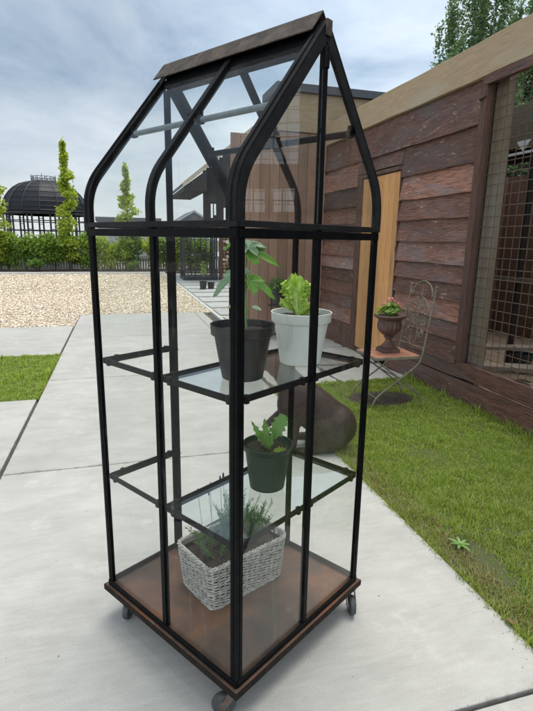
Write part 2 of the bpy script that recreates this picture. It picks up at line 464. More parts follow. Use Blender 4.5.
def plastic(name, c0, c1, stain, amt):
    t = NT(name); v = t.coords()
    c = t.ramp(t.noise(v, 9, 5), [(.3, c0), (.7, c1)])
    st = t.noise(t.coords((1,1,.25)), 26, 7, .7, .8)
    c = t.mix(t.ramp(st, [(.52, 0), (.72, amt)]), c, stain)
    sc = t.noise(t.coords((1,1,3)), 60, 6, .75)
    c = t.mix(t.ramp(sc, [(.66, 0), (.72, amt*1.2)]), c, stain)
    t.col(c); t.rough(t.ramp(st, [(.4, .38), (.7, .7)])); t.bump(t.noise(v, 110, 3), .1, .001); return t.m
M['pot_black'] = plastic('black_plastic', (.009,.010,.010), (.017,.018,.018), (.06,.055,.048), .55)
M['pot_green'] = plastic('bottle_green_plastic', (.005,.014,.010), (.010,.024,.018), (.045,.055,.045), .5)
M['pot_white'] = plastic('white_plastic', (.70,.70,.64), (.80,.80,.74), (.40,.37,.29), .45)
def lettuce():
    t = NT('frilled_lettuce'); v = t.coords((1,1,.16)); v2 = t.coords()
    f_ = t.mix(.5, t.noise(v, 75, 5, .6), t.noise(v2, 30, 5, .6))
    c = t.ramp(f_, [(.34, (.30,.48,.05)), (.48, (.52,.66,.13)), (.64, (.74,.82,.36))])
    t.col(c); t.rough(.45); t.bump(t.noise(v2, 55, 5, .65), .7, .004)
    tr = t.new('ShaderNodeBsdfTranslucent'); t.link(t.mix(1.0, c, (1.3,1.35,.6), 'MULTIPLY'), tr.inputs['Color'])
    mx = t.new('ShaderNodeMixShader'); mx.inputs[0].default_value = .5
    t.link(t.b.outputs[0], mx.inputs[1]); t.link(tr.outputs[0], mx.inputs[2]); t.link(mx.outputs[0], t.out.inputs['Surface']); return t.m
M['lettuce'] = lettuce()
POT_B, POT_W, POT_G = (.20,.175), (.495,.170), (.365,.205)

# ================================================================== the tall glass display case
W, L, H2 = .688, .711, .344
ZB, ZR, Z1, Z2, ZA = .135, 1.530, 1.064, .609, 2.085
YAW = R(32.38)
CX, CY = .2873, 1.2615
case = thing('display_greenhouse', 'tall black iron glass display case with pointed curved roof, standing on castors', 'glass cabinet', (CX, CY, 0), YAW)
def c2w(x, y, z=0):
    c, s = math.cos(YAW), math.sin(YAW)
    return (CX + x*c - y*s, CY + x*s + y*c, z)
# base plate (turned-down iron sheet) and castors
pl = MB(); pl.box((-.018,-.018,.117), (W+.018, L+.018, ZB)); pl.build('base_plate', M['plate'], case, bevel=.002)
lip = MB()
for (a, b) in (((-.0215,-.0215), (W+.0215,-.0185)), ((-.0215,L+.0185), (W+.0215,L+.0215)), ((-.0215,-.0185), (-.0185,L+.0185)), ((W+.0185,-.0185), (W+.0215,L+.0185))):
    lip.box((a[0],a[1],.112), (b[0],b[1],ZB-.001))
lip.build('edge_strip', M['plate_edge'], case)
def caster(x, y, ang, worn):
    Mx = Matrix.Translation((x, y, 0)) @ Matrix.Rotation(ang, 4, 'Z')
    im = M['caster_rust'] if worn else M['caster_iron']
    b = MB()
    b.box((-.028,-.024,.1115), (.028,.024,.1165), Mx)
    q = MB(); q.lathe([(.021,.098),(.024,.102),(.024,.108),(.018,.1115)], n=20); b.add([Mx @ Vector(p) for p in q.v], q.f)
    for s in (-1, 1):   # fork cheeks
        y0 = s*.0165
        poly = [(-.014,y0,.099),(.020,y0,.099),(.042,y0,.050),(.042,y0,.034),(.030,y0,.032),(.006,y0,.064)]
        q = MB(); q.prism(poly, (0, s*.0025, 0)); b.add([Mx @ Vector(p) for p in q.v], q.f)
    q = MB(); q.tube([(.034,-.022,.040),(.034,.022,.040)], .006, 10); b.add([Mx @ Vector(p) for p in q.v], q.f)
    o = b.build('caster', im, case, bevel=.0008)
    w = MB(); prof = [(.012,-.012),(.032,-.012),(.037,-.010),(.0395,-.004),(.0395,.004),(.037,.010),(.032,.012),(.012,.012)]
    q = MB(); q.lathe(prof, n=32)
    RM = Mx @ Matrix.Translation((.034,0,.040)) @ Matrix.Rotation(PI/2, 4, 'X')
    w.add([RM @ Vector(p) for p in q.v], q.f); w.build('wheel', M['caster_rubber'], o, smooth='auto')
    h = MB(); q = MB(); q.lathe([(.0,-.0125),(.014,-.0125),(.019,-.0115),(.021,-.008),(.021,.008),(.019,.0115),(.014,.0125),(0,.0125)], n=24, cap0=False, cap1=False)
    h.add([RM @ Vector(p) for p in q.v], q.f); h.build('hub', im, o, smooth='auto')
caster(W-.006, .014, R(228), False)
caster(.022, .030, R(140), True)
caster(.055, L-.05, R(215), False)
caster(W-.04, L-.04, R(35), False)

# corner posts: angle irons, with a thin raised glazing bead
def angle_post(x, y, sx, sy, w=.027, t=.0045):
    b = MB()
    poly = [(0,0),(w,0),(w,t),(t,t),(t,w),(0,w)]
    p3 = [(x + sx*a, y + sy*c, ZB) for a, c in poly]
    b.prism(p3, (0,0,ZR+.02-ZB))
    for (a, c, d, e) in ((.013,-.0018,.017,-.0002), (-.0018,.013,-.0002,.017)):
        xs = sorted((x+sx*a, x+sx*d)); ys = sorted((y+sy*c, y+sy*e))
        b.box((xs[0],ys[0],ZB+.02), (xs[1],ys[1],ZR-.03))
    b.build('post', M['frame'], case, bevel=.0012)
E0 = -.006
angle_post(E0, E0, 1, 1); angle_post(W-E0, E0, -1, 1); angle_post(E0, L-E0, 1, -1); angle_post(W-E0, L-E0, -1, -1)
# mid mullions: T irons.  (face centre, outward normal, along)
def t_bar(px, py, nx, ny, z0, z1, wf=.019, wd=.020, name='mullion'):
    b = MB()
    ax, ay = -ny, nx
    def rect(a0, a1, n0, n1):
        c = [(px+ax*a+nx*n, py+ay*a+ny*n, z0) for a, n in ((a0,n0),(a1,n0),(a1,n1),(a0,n1))]
        b.prism(c, (0,0,z1-z0))
    rect(-wf/2, wf/2, .0015, .006)
    rect(-.0025, .0025, -wd, .0013)
    b.build(name, M['frame'], case, bevel=.0008)
t_bar(0, L/2, -1, 0, ZB+.005, ZR)
t_bar(W/2, 0, 0, -1, ZB+.005, ZR)
t_bar(W, L/2, 1, 0, ZB+.005, ZR)
t_bar(W/2, L, 0, 1, ZB+.005, ZR, .040, .024)
# gable mullions carry on up to the apex
def gable_mullion(y, ny, wf):
    b = MB(); z0, z1 = ZR+.001, ZA-.055
    b.prism([(W/2-wf/2, y, z0),(W/2+wf/2, y, z0),(W/2+wf/2, y+ny*.0045, z0),(W/2-wf/2, y+ny*.0045, z0)], (0,0,z1-z0))
    b.prism([(W/2-.0025, y, z0),(W/2+.0025, y, z0),(W/2+.0025, y-ny*.018, z0),(W/2-.0025, y-ny*.018, z0)], (0,0,z1-z0-.01))
    b.lathe([(.011,0),(.012,.03),(.012,.055)], (W/2, y+ny*.001, z1-.06), 12)
    b.build('mullion', M['frame'], case, bevel=.0008)
gable_mullion(-.0015, -1, .017); gable_mullion(L+.0015, 1, .026)

# bottom and eave rails
def rails(z, prof_h, t, off, name, mat):
    for (p0, p1, up) in (((-off, -off+t*.0, z),(-off, L+off, z),0), ((W+off, -off, z),(W+off, L+off, z),0), ((-off+t/2+.0005, -off, z),(W+off-t/2-.0005, -off, z),0), ((-off+t/2+.0005, L+off, z),(W+off-t/2-.0005, L+off, z),0)):
        b = MB(); b.bar(p0, p1, t, prof_h); b.build(name, mat, case, bevel=.0015)
rails(ZB+.012, .022, .007, .006, 'bottom_rail', M['frame'])
rails(1.5145, .023, .010, .0055, 'eave_rail', M['frame'])
rails(1.5385, .0165, .014, .0075, 'eave_rail', M['rafter'])
for (p0, p1) in (((.004,.03,1.509),(.004,L-.03,1.509)), ((W-.004,.03,1.509),(W-.004,L-.03,1.509)), ((.03,.004,1.509),(W-.03,.004,1.509)), ((.03,L-.004,1.509),(W-.03,L-.004,1.509))):
    b = MB(); b.bar(p0, p1, .012, .012); b.build('glazing_strip', M['clip'], case)

# roof profile: u = distance out from the centre line, z = height
SL = 1.2; TH = math.atan2(1, SL)           # turn of the curve
RC, ZC, HO = .20, 1.587, .352
def roof_profile(off=0.0, n=9, z0=1.547, u_end=0.0):
    pts = [(HO-off, z0), (HO-off, ZC-.012)]
    r = RC - off
    for i in range(n+1):
        a = TH*i/n
        pts.append((HO - RC + r*math.cos(a), ZC + r*math.sin(a)))
    u, z = pts[-1]
    # along the slope up to u_end
    pts.append((u_end, z + SL*(u-u_end)))
    return pts
def prof3(side, y, off=0.0, u_end=0.0, z0=1.547):
    return [(W/2 + side*u, y, z) for u, z in roof_profile(off, 9, z0, u_end)]
def rafter(side, y, w, d, off, u_end, mat, stem=True):
    b = MB()
    b.sweep(prof3(side, y, off, u_end), [(-w/2,-d/2),(w/2,-d/2),(w/2,d/2),(-w/2,d/2)], (0,1,0))
    return b
def rect_prof(w, d): return [(-d/2,-w/2),(d/2,-w/2),(d/2,w/2),(-d/2,w/2)]
for side in (-1, 1):
    for (y, inn) in ((-.0025, 1), (L+.0025, -1)):
        b = MB()
        b.sweep(prof3(side, y+inn*.013, -.0055, .0), rect_prof(.034, .0045), (0,1,0))      # flange lying on the slope
        b.sweep(prof3(side, y-inn*.0019, .0135, .0), rect_prof(.0040, .0295), (0,1,0))      # flange on the gable
        b.sweep(prof3(side, y+inn*.0125, -.0105, .045), rect_prof(.006, .005), (0,1,0))
        b.build('rafter', M['rafter'], case)
    b = MB()
    b.sweep(prof3(side, L/2, -.0055, .012), rect_prof(.021, .0045), (0,1,0))
    b.sweep(prof3(side, L/2, .008, .012), rect_prof(.005, .022), (0,1,0))
    b.build('rafter', M['rafter'], case)
# ridge: folded iron cap over a dark beam
cap = MB()
for side in (-1, 1):
    zt = ZA+.034; wsl = .079
    dx, dz = wsl*math.sin(TH)*1.0, -wsl*math.cos(TH)
    dx, dz = wsl*.64, -wsl*.768
    n = (side*.768, 0, .64)
    cap.prism([(W/2+side*.0002, .012, zt), (W/2+side*dx, .012, zt+dz), (W/2+side*(dx-.768*.004), .012, zt+dz-.64*.004), (W/2+side*.0002, .012, zt-.0064)], (0, L+.004, 0))
cap.build('ridge_cap', M['ridge'], case, bevel=.001)
b = MB(); b.prism([(W/2-.036,.028,ZA-.058),(W/2+.036,.028,ZA-.058),(W/2+.022,.028,ZA-.020),(W/2,.028,ZA+.008),(W/2-.022,.028,ZA-.020)], (0,L-.056,0)); b.build('ridge_beam', M['frame'], case, bevel=.002)
b = MB(); b.box((W/2-.013,-.0125,ZA-.035),(W/2+.013,-.0065,ZA+.006)); b.build('apex_plate', M['ridge'], case, bevel=.002)
# purlins with clamps
for side in (-1, 1):
    u = (.172 if side < 0 else .192); z = (1.850 if side < 0 else 1.832)
    tb = MB(); x = W/2 + side*u
    tb.tube([(x, .02, z), (x, L-.02, z)], .0088 if side < 0 else .011, 14)
    o = tb.build('purlin', M['galv'] if side < 0 else M['shelf_iron'], case, smooth='auto')
    for yy in (.030, L/2-.024, L/2+.024, L-.032):
        c = MB(); c.tube([(x, yy-.008, z), (x, yy+.008, z)], .0135, 14)
        c.box((x-.007, yy-.006, z+.004), (x+.007, yy+.006, z+.024))
        c.build('clamp', M['clip'] if yy > .1 else M['ridge'], o, smooth='auto')

# panes -------------------------------------------------------------
GT = .003
def pane(poly, ext, name='glass_pane', mat='glass'):
    b = MB(); b.prism(poly, ext); return b.build(name, M[mat], case)
def vpane(axis, pos, a0, a1, z0=ZB+.008, z1=1.528):
    if axis == 'x': pane([(pos,a0,z0),(pos,a1,z0),(pos,a1,z1),(pos,a0,z1)], (GT,0,0))
    else: pane([(a0,pos,z0),(a1,pos,z0),(a1,pos,z1),(a0,pos,z1)], (0,GT,0), mat='gable_glass' if pos < .1 else 'glass')
g = .004
for (a0, a1) in ((g, L/2-g), (L/2+g, L-g)):
    vpane('x', .0005, a0, a1); vpane('x', W-.0005-GT, a0, a1)
for (a0, a1) in ((g+.004, W/2-g), (W/2+g, W-g-.004)):
    vpane('y', .0005, a0, a1); vpane('y', L-.0005-GT, a0, a1)
# curved roof panes
for side in (-1, 1):
    for (a0, a1) in ((.006, L/2-.004), (L/2+.004, L-.006)):
        b = MB(); pts = prof3(side, 0, .0015, .014)
        k = len(pts); vs = []; fs = []
        inner = prof3(side, 0, .0015+GT, .014)
        for yy in (a0, a1):
            for lst in (pts, inner):
                vs += [(p[0], yy, p[2]) for p in lst]
        for i in range(k-1):
            fs.append((i, i+1, 2*k+i+1, 2*k+i)); fs.append((k+i+1, k+i, 3*k+i, 3*k+i+1))
            fs.append((i+1, i, k+i, k+i+1)); fs.append((2*k+i, 2*k+i+1, 3*k+i+1, 3*k+i))
        fs.append((0, 2*k, 3*k, k)); fs.append((k-1, 2*k-1, 4*k-1, 3*k-1))
        b.add(vs, fs); b.build('roof_pane', M['glass'], case, smooth='auto')
    # lapped lower strip of glass at the eave, held by putty
for y in (.0015, L-.0045):
    for side in (-1, 1):
        pr = roof_profile(.010, 9, 1.549, .004)
        poly = [(W/2+side*u, y, z) for u, z in pr] + [(W/2+side*.004, y, 1.549)]
        b = MB(); b.prism(poly, (0, GT, 0)); b.build('gable_pane', M['gable_top' if y < .1 else 'glass'], case)

# shelves ----------------------------------------------------------
def shelf(z):
    fr = MB(); t, h = .010, .020
    i = .014
    def ang(p0, p1, inx, iny):
        # small angle iron: vertical leg outside, horizontal leg inside
        fr.bar(p0, p1, .004, h)
        q0 = (p0[0]+inx*.0095, p0[1]+iny*.0095, p0[2]-h/2+.002); q1 = (p1[0]+inx*.0095, p1[1]+iny*.0095, p1[2]-h/2+.002)
        fr.bar(q0, q1, .0145, .0035)
    ang((i, i, z), (i, L-i, z), 1, 0)
    ang((i+.004, i, z), (W-i-.004, i, z), 0, 1)
    ang((W-i, i, z), (W-i, L/2, z), -1, 0)
    ang((i+.004, L/2, z), (W-i-.004, L/2, z), 0, -1)
    ang((i+.004, L-i, z), (W/2, L-i, z), 0, -1)
    o = fr.build('shelf_frame', M['shelf_iron'], case)
    gl = MB(); gl.box((i+.003, i+.003, z-.004), (W-i-.003, L/2-.003, z+.002)); gl.build('shelf_glass', M['shelfglass'], o)
    cl = [(i,.045),(i,L/2-.045),(i,L/2+.04),(i,L-.05),(.05,i),(W/2-.035,i),(W/2+.035,i),(W-.05,i),(W-i,.06),(.07,L-i),(W/2-.05,L-i),(W-i,L/2-.04),(.06,L/2),(W-.08,L/2)]
    for (x, y) in cl:
        c = MB(); c.box((x-.0075, y-.0075, z-.014), (x+.0075, y+.0075, z+.0125)); c.build('clip', M['clip'], o, bevel=.002)
shelf(Z1); shelf(Z2)

# ================================================================== pots on the shelves
def flower_pot(root, r_top, r_base, h, mat, rim=.03, soil_z=None):
    """tapered nursery pot with a stepped collar, open at the top"""
    sz = soil_z or h-.025
    rc = r_base + (r_top-.006-r_base)*(h-rim)/h
    prof = [(r_base*.93,0),(r_base,.003),(rc,h-rim-.002),(r_top-.003,h-rim+.001),(r_top-.0015,h-rim+.003),(r_top,h-.004),(r_top+.0015,h-.002),(r_top,h),(r_top-.003,h-.001),(r_top-.006,h-rim),(r_base+(r_top-.008-r_base)*(sz-.004)/h,sz-.004)]
    b = MB(); b.lathe(prof, n=56, cap1=True); p = b.build('pot', mat, root, smooth='auto')
    # lumpy soil disc
    rs = r_base + (r_top-.0055-r_base)*sz/h - .001
    vs = [(0,0,sz+.004)]; fs = []; n, m = 40, 9
    for i in range(1, m+1):
        for j in range(n):
            a = 2*PI*j/n; r = rs*i/m
            vs.append((r*math.cos(a), r*math.sin(a), sz + (random.uniform(-.003,.006) if i < m else 0)))
    for j in range(n): fs.append((0, 1+j, 1+(j+1) % n))
    for i in range(m-1):
        for j in range(n): fs.append((1+i*n+j, 1+(i+1)*n+j, 1+(i+1)*n+(j+1) % n, 1+i*n+(j+1) % n))
    s = MB(); s.add(vs, fs); s.build('soil', M['soil'], root, smooth=True)
    return sz
def leaf_blade(root, base, tip, width, outline, mat, up=(0,0,1), fold=.25, droop=.15, wave=.0, name='leaf', nseg=18, waven=5):
    """lobed leaf: outline(t) gives half width 0..1 along its length"""
    base, tip = Vector(base), Vector(tip); ax = tip - base; ln = ax.length; ax.normalize()
    sd = ax.cross(Vector(up)).normalized(); nn = sd.cross(ax)
    vs = []; fs = []; K = 4
    for i in range(nseg+1):
        t = i/nseg; hw = max(outline(t), .004)*width/2
        for k in range(-K, K+1):
            q = k/K
            z = fold*abs(q)*hw - droop*ln*(t*t) + droop*ln*t*.0 + wave*math.sin(t*waven*2*PI + (1.7 if q > 0 else 0))*abs(q)**2*width
            sw = math.copysign(abs(q)**.9, q)*hw
            vs.append(base + ax*(t*ln) + sd*sw + nn*z)
    w = 2*K+1
    for i in range(nseg):
        for k in range(w-1): fs.append((i*w+k, i*w+k+1, (i+1)*w+k+1, (i+1)*w+k))
    b = MB(); b.add(vs, fs); o = b.build(name, mat, root, smooth=True, fix=False)
    s = o.modifiers.new('thick', 'SOLIDIFY'); s.thickness = .0006
    return o
def palm_leaf(root, base, tip, width, mat, up=(0,0,1), droop=.15, cup=.2, name='leaf', seed=0, lobes=(-2.25,-1.15,0,1.15,2.25), lens=(.55,.80,1.0,.80,.55), sharp=1.5):
    '''lobed, toothed leaf: polar sheet round the petiole joint'''
    base, tip = Vector(base), Vector(tip); ax = tip - base; ln = ax.length; ax.normalize()
    sd = ax.cross(Vector(up)).normalized(); nn = sd.cross(ax); rr = random.Random(seed)
    NA, NR = 72, 7; vs = [base]; fs = []
    def rad(a):
        r = .30
        for l, k in zip(lobes, lens):
            d = abs(a-l); r = max(r, k*(1-min(1, d/.62)**sharp*.62))
        return r*(1+.05*math.sin(a*21+seed))
    for i in range(NA):
        a = -2.85 + 5.7*i/(NA-1); R0 = rad(a)
        for j in range(1, NR+1):
            t = j/NR; r = R0*t
            x = r*math.cos(a)*ln; y = r*math.sin(a)*width*.62
            vein = min(abs(a-l) for l in lobes)
            z = cup*width*min(vein, .5)*t*.5 - droop*ln*(max(0, x/ln)**2) - droop*.7*(y*y)/max(width, .001) + .012*width*rr.uniform(-1,1)*t
            vs.append(base + ax*x + sd*y + nn*z)
    for i in range(NA-1):
        fs.append((0, 1+i*NR, 1+(i+1)*NR))
        for j in range(NR-1):
            fs.append((1+i*NR+j, 1+i*NR+j+1, 1+(i+1)*NR+j+1, 1+(i+1)*NR+j))
    b = MB(); b.add(vs, fs); o = b.build(name, mat, root, smooth=True, fix=False)
    s = o.modifiers.new('thick', 'SOLIDIFY'); s.thickness = .0006
    return o
_VN = np.random.default_rng(4).random((64,64))
def vnoise0(x, y):
    xi, yi = int(math.floor(x)), int(math.floor(y)); fx, fy = x-xi, y-yi; fx = fx*fx*(3-2*fx); fy = fy*fy*(3-2*fy)
    g_ = lambda p, q: _VN[p % 64, q % 64]
    return (g_(xi,yi)*(1-fx)+g_(xi+1,yi)*fx)*(1-fy)+(g_(xi,yi+1)*(1-fx)+g_(xi+1,yi+1)*fx)*fy
def frill_leaf(root, base, tip, width, mat, up, bend=.1, ruff=.14, nf=7, seed=0, name='leaf'):
    '''broad frilled lettuce leaf: fans open to a wavy toothed margin'''
    base, tip = Vector(base), Vector(tip); ax = tip - base; ln = ax.length; ax.normalize()
    sd = ax.cross(Vector(up)).normalized(); nn = sd.cross(ax); rr = random.Random(seed)
    NT_, K = 40, 12; vs = []; fs = []; W_ = 2*K+1; p1, p2 = rr.uniform(0,6), rr.uniform(0,6)
    for i in range(NT_+1):
        t = i/NT_
        hw = width/2*(.14+.86*min(1, t/.80)**1.25)*(1 if t < .86 else max(0, 1-((t-.86)/.16)**2)**.4)*(1+.10*(float(vnoise0(t*6+seed*5, 3.3))-.5))
        for k in range(-K, K+1):
            q = k/K; e = abs(q)**2.2
            e5 = abs(q)**4
            fr = math.sin(t*nf*2*PI*(1 if q > 0 else 1.13)+(p1 if q > 0 else p2))
            wr = float(vnoise0(q*3.1+seed*7.3, t*4.2+seed*3.1))-.5; wr2 = float(vnoise0(q*7+seed*2.3+40, t*9+11))-.5
            z = width*(ruff*1.1*e5*fr*(.25+t) + .20*wr*t + .12*wr2*min(1, t*2) + .20*abs(q)*(1-t*.8)) + bend*ln*t*t
            topf = (.22*(float(vnoise0(q*3.7+seed*4.1, 20.2))-.5)+.10*(float(vnoise0(q*11+seed, 31.2))-.5)-.10*q*q)*ln*max(0, t-.55)/.45
            ext = 1+.42*(float(vnoise0(t*11+seed*9+(50 if q > 0 else 0), 7.7))-.5)*e+.05*e*math.sin(t*nf*9*PI+p1)
            vs.append(base + ax*(t*ln+topf) + sd*(q*hw*ext) + nn*z)
    for i in range(NT_):
        for k in range(W_-1): fs.append((i*W_+k, i*W_+k+1, (i+1)*W_+k+1, (i+1)*W_+k))
    b = MB(); b.add(vs, fs); o = b.build(name, mat, root, smooth=True, fix=False)
    s = o.modifiers.new('thick', 'SOLIDIFY'); s.thickness = .0008
    return o
def curve(p0, p1, p2, n=10):
    p0, p1, p2 = Vector(p0), Vector(p1), Vector(p2)
    return [p0*(1-t)**2 + p1*2*t*(1-t) + p2*t*t for t in [i/n for i in range(n+1)]]
ZS1, ZS2 = Z1+.0022, Z2+.0022
# 1. black pot with a young squash vine
CR = Vector((math.cos(R(-16.26)), math.sin(R(-16.26)), 0)); CF = Vector((-math.sin(R(-16.26)), math.cos(R(-16.26)), 0))   # picture right / away
wx, wy, _ = c2w(*POT_B)
pb = thing('potted_vine', 'black plastic pot with a leggy broad-leaved seedling on the upper glass shelf', 'potted plant', (wx, wy, ZS1))
flower_pot(pb, .102, .066, .175, M['pot_black'], .034)
def PB(r, f, z): return CR*r + CF*f + Vector((0,0,z))
st = MB(); main = curve(PB(.012,0,.15), PB(.004,0,.27), PB(.012,.0,.40), 12)
st.tube(main, [.0042-.0018*i/12 for i in range(13)], 8)
def lobed(t):
    s = math.sin(PI*min(1, t*1.02))**.55 if 0 < t < .99 else 0
    base = (1-t)**.6 * (min(1, t/.12))
    lob = .72 + .28*abs(math.cos(t*PI*2.6))
    return base*1.25*lob if t < 1 else 0
leaves = [((.012,0,.315), (-.02,-.01,.330), (-.098,-.02,.272), .105, M['squash_pale'], (.12,-.45,1), .22),
          ((.010,0,.375), (.025,-.01,.395), (.110,-.03,.372), .085, M['squash'], (.25,-.75,.8), .25),
          ((.012,0,.385), (.016,.0,.412), (.070,.01,.420), .105, M['squash_pale'], (0,-.55,1), .25),
          ((.006,0,.27), (.026,-.01,.315), (.105,-.02,.268), .095, M['squash'], (.15,-.55,.9), .22),
          ((.008,0,.40), (-.02,.0,.425), (-.065,.01,.405), .07, M['squash'], (.2,-.5,1), .2),
          ((.008,0,.21), (-.02,.0,.232), (-.046,-.02,.228), .026, M['kale_yellow'], (0,-.4,1), .05),
          ((.008,0,.205), (.03,.0,.232), (.060,.0,.219), .026, M['squash_pale'], (0,-.4,1), .05)]
for k_, (a, mid, c, wd, m_, up, dr) in enumerate(leaves):
    A, B_, C_ = PB(*a), PB(*mid), PB(*c)
    J = A.lerp(B_, .85)
    st.tube(curve(A, A.lerp(J, .5)+Vector((0,0,.006)), J, 5), [.0022,.0021,.002,.0018,.0016,.0014], 6)
    upv = CR*up[0] + CF*up[1] + Vector((0,0,up[2]))
    if wd > .05: palm_leaf(pb, J, C_, wd, m_, upv, dr, .45, 'leaf', k_)
    else: leaf_blade(pb, J, C_, wd, lambda t: math.sin(PI*t**.8)**.7 if 0 < t < 1 else 0, m_, upv, .25, dr)
st.build('stem', M['stem'], pb, smooth='auto')
# 2. white pot with a lettuce
wx, wy, _ = c2w(*POT_W)
pw = thing('potted_lettuce', 'white plastic pot with a bright green lettuce on the upper glass shelf', 'potted plant', (wx, wy, ZS1))
flower_pot(pw, .108, .073, .187, M['pot_white'], .036, .168)
def lett(t): return (min(1, t/.3)**.8 * (.45+.55*min(1, t/.55))) * (1 if t < .82 else max(0, (1-t)/.18)**.45) * (1+.06*math.sin(t*46))
f = lambda q: CR*q[0] + CF*q[1] + Vector((0,0,q[2]))
for k_, (b0, tp, wd, m_, up, bd_, rf) in enumerate((((-.012,0,.170), (-.026,.020,.312), .100, 'lettuce', (.12,-1,.1), .02, .15), ((-.018,.008,.170), (-.056,.03,.280), .070, 'lettuce', (.5,-.9,.2), .05, .16),
                             ((-.006,.01,.170), (.012,.035,.292), .070, 'lettuce', (-.35,-1,.1), .03, .15), ((-.014,.012,.170), (-.075,.022,.225), .050, 'lettuce', (.6,-.8,.4), .1, .16),
                             ((.004,-.012,.170), (.050,-.056,.204), .056, 'kale_yellow', (-.4,-.6,1), .05, .10), ((-.002,-.004,.170), (.022,-.02,.232), .05, 'lettuce', (-.5,-1,.3), .05, .15))):
    upv = CR*up[0] + CF*up[1] + Vector((0,0,up[2]))
    frill_leaf(pw, f(b0), f(tp), wd, M[m_], upv, bd_, rf, 7, k_)
q = MB()
for (b0, tp) in (((-.012,-.002,.170), (-.026,.012,.270)), ((-.006,.008,.170), (.003,.028,.262))): q.tube([f(b0), f(b0).lerp(f(tp), .5)+CF*(-.001), f(tp)], [.0048,.0032,.0012], 7)
q.build('midrib', M['rib'], pw, smooth='auto')
# 3. green pot with a seedling
wx, wy, _ = c2w(*POT_G)
pg = thing('potted_seedling', 'dark green plastic pot with a small three-leaved seedling on the lower glass shelf', 'potted plant', (wx, wy, ZS2))
flower_pot(pg, .091, .064, .170, M['pot_green'], .022, .147)
def toothed(t): return (.12 if t < .30 else .12+.88*min(1, (t-.30)/.22)**.8*(1 if t < .78 else math.sqrt(max(0, 1-((t-.78)/.23)**2))))*(1+.20*math.sin(t*40))
def narrow(t): return (.10+.9*min(1, t/.4)**1.2)*(1 if t < .6 else max(0, (1-t)/.4)**.8)*(1+.28*math.sin(t*36))
sm = MB()
for (b0, tp, wd, fn, m_, up, dr, wv_) in (((-.002,0,.145), (-.014,-.008,.268), .028, narrow, 'kale', (.15,-1,.2), -.02, .05), ((.002,.002,.145), (.056,.008,.272), .050, toothed, 'kale', (-.25,-1,.25), .10, .06),
                             ((-.004,.0,.145), (-.056,-.004,.252), .024, narrow, 'kale', (.5,-1,.2), .10, .04), ((.002,-.004,.145), (.016,-.016,.205), .022, narrow, 'kale', (-.1,-1,.1), .0, .05), ((.0,-.004,.148), (.066,-.050,.152), .034, toothed, 'kale_yellow', (0,-.5,1), .03, .0)):
    upv = CR*up[0] + CF*up[1] + Vector((0,0,up[2]))
    A = CR*b0[0] + CF*b0[1] + Vector((0,0,b0[2])); T = CR*tp[0] + CF*tp[1] + Vector((0,0,tp[2]))
    leaf_blade(pg, A, T, wd, fn, M[m_], upv, .35, dr, wv_, 'leaf', 44, 4)
    sm.tube([A, A.lerp(T, .5)], [.0024,.0014], 6)
sm.build('stem', M['stem'], pg, smooth='auto')

# ================================================================== wicker planter on the base plate
bk = thing('wicker_planter', 'whitewashed rectangular wicker basket of lavender on the rusty base plate', 'basket', c2w(.354, .375, ZB+.0008), YAW+R(-8.5))
BL, BW, BH = .345, .222, .195
def ring(z, o=0.0, n=None):
    fl = 1 + .10*z/BH
    hx, hy, rc = BL/2*fl+o, BW/2*fl+o, .028
    pts = []
    for (cx, cy, a0) in ((hx-rc, hy-rc, 0), (-hx+rc, hy-rc, PI/2), (-hx+rc, -hy+rc, PI), (hx-rc, -hy+rc, 1.5*PI)):
        for i in range(5): 
            a = a0 + PI/2*i/4; pts.append(Vector((cx+rc*math.cos(a), cy+rc*math.sin(a), z)))
    return pts
def resample(pts, n):
    pts = pts + [pts[0]]; d = [0]
    for a, c in zip(pts, pts[1:]): d.append(d[-1] + (c-a).length)
    out = []; k = 0
    for i in range(n):
        s = d[-1]*i/n
        while d[k+1] < s: k += 1
        t = (s-d[k])/max(1e-9, d[k+1]-d[k]); out.append(pts[k].lerp(pts[k+1], t))
    return out
NS = 44
wv = MB(); rows = 29
for rI in range(rows):
    z = .006 + (BH-.022)*rI/(rows-1)
    base = resample(ring(z), NS*4)
    ph = rI % 2
    pts = []
    zj = random.uniform(-.001,.001)
    for i, p in enumerate(base):
        out = Vector((p.x/BL, p.y/BW, 0)).normalized()
        a = base[(i+1) % len(base)] - base[i-1]; nrm = Vector((a.y, -a.x, 0)).normalized()
        w = math.sin(PI*(i/4 + ph))*.0040
        pts.append(p + nrm*w + Vector((0,0,zj+.0012*math.sin(i*.9+rI*2.1))))
    wv.tube(pts, .0031+random.uniform(-.0003,.0004), 6, True)
weave = wv.build('weave', M['wicker'], bk, smooth='auto')
sk = MB()
b0, b1 = resample(ring(.002), NS), resample(ring(BH-.012), NS)
for p, q in zip(b0, b1): sk.tube([p, q], .0030, 6)
sk.build('stakes', M['wicker'], bk, smooth='auto')
rm = MB()
base = resample(ring(BH-.010), 120)
for k in range(3):
    pts = []
    for i, p in enumerate(base):
        a = base[(i+1) % 120] - base[i-1]; nrm = Vector((a.y, -a.x, 0)).normalized()
        an = 2*PI*(i/6 + k/3); pts.append(p + nrm*.0052*math.cos(an) + Vector((0,0,.0052*math.sin(an))))
    rm.tube(pts, .0038, 6, True)
rm.build('rim', M['wicker'], bk, smooth='auto')
ft = MB()
base = resample(ring(.004), 120)
ft.tube([p + Vector((0,0,.002)) for p in base], .0055, 6, True); ft.build('foot_rim', M['wicker'], bk, smooth='auto')
lin = MB(); rr = resample(ring(BH-.03, -.010), 64); r0 = resample(ring(.004, -.010), 64)
lin.add(r0 + rr, [(i, (i+1) % 64, 64+(i+1) % 64, 64+i) for i in range(64)] + [tuple(reversed(range(64)))])
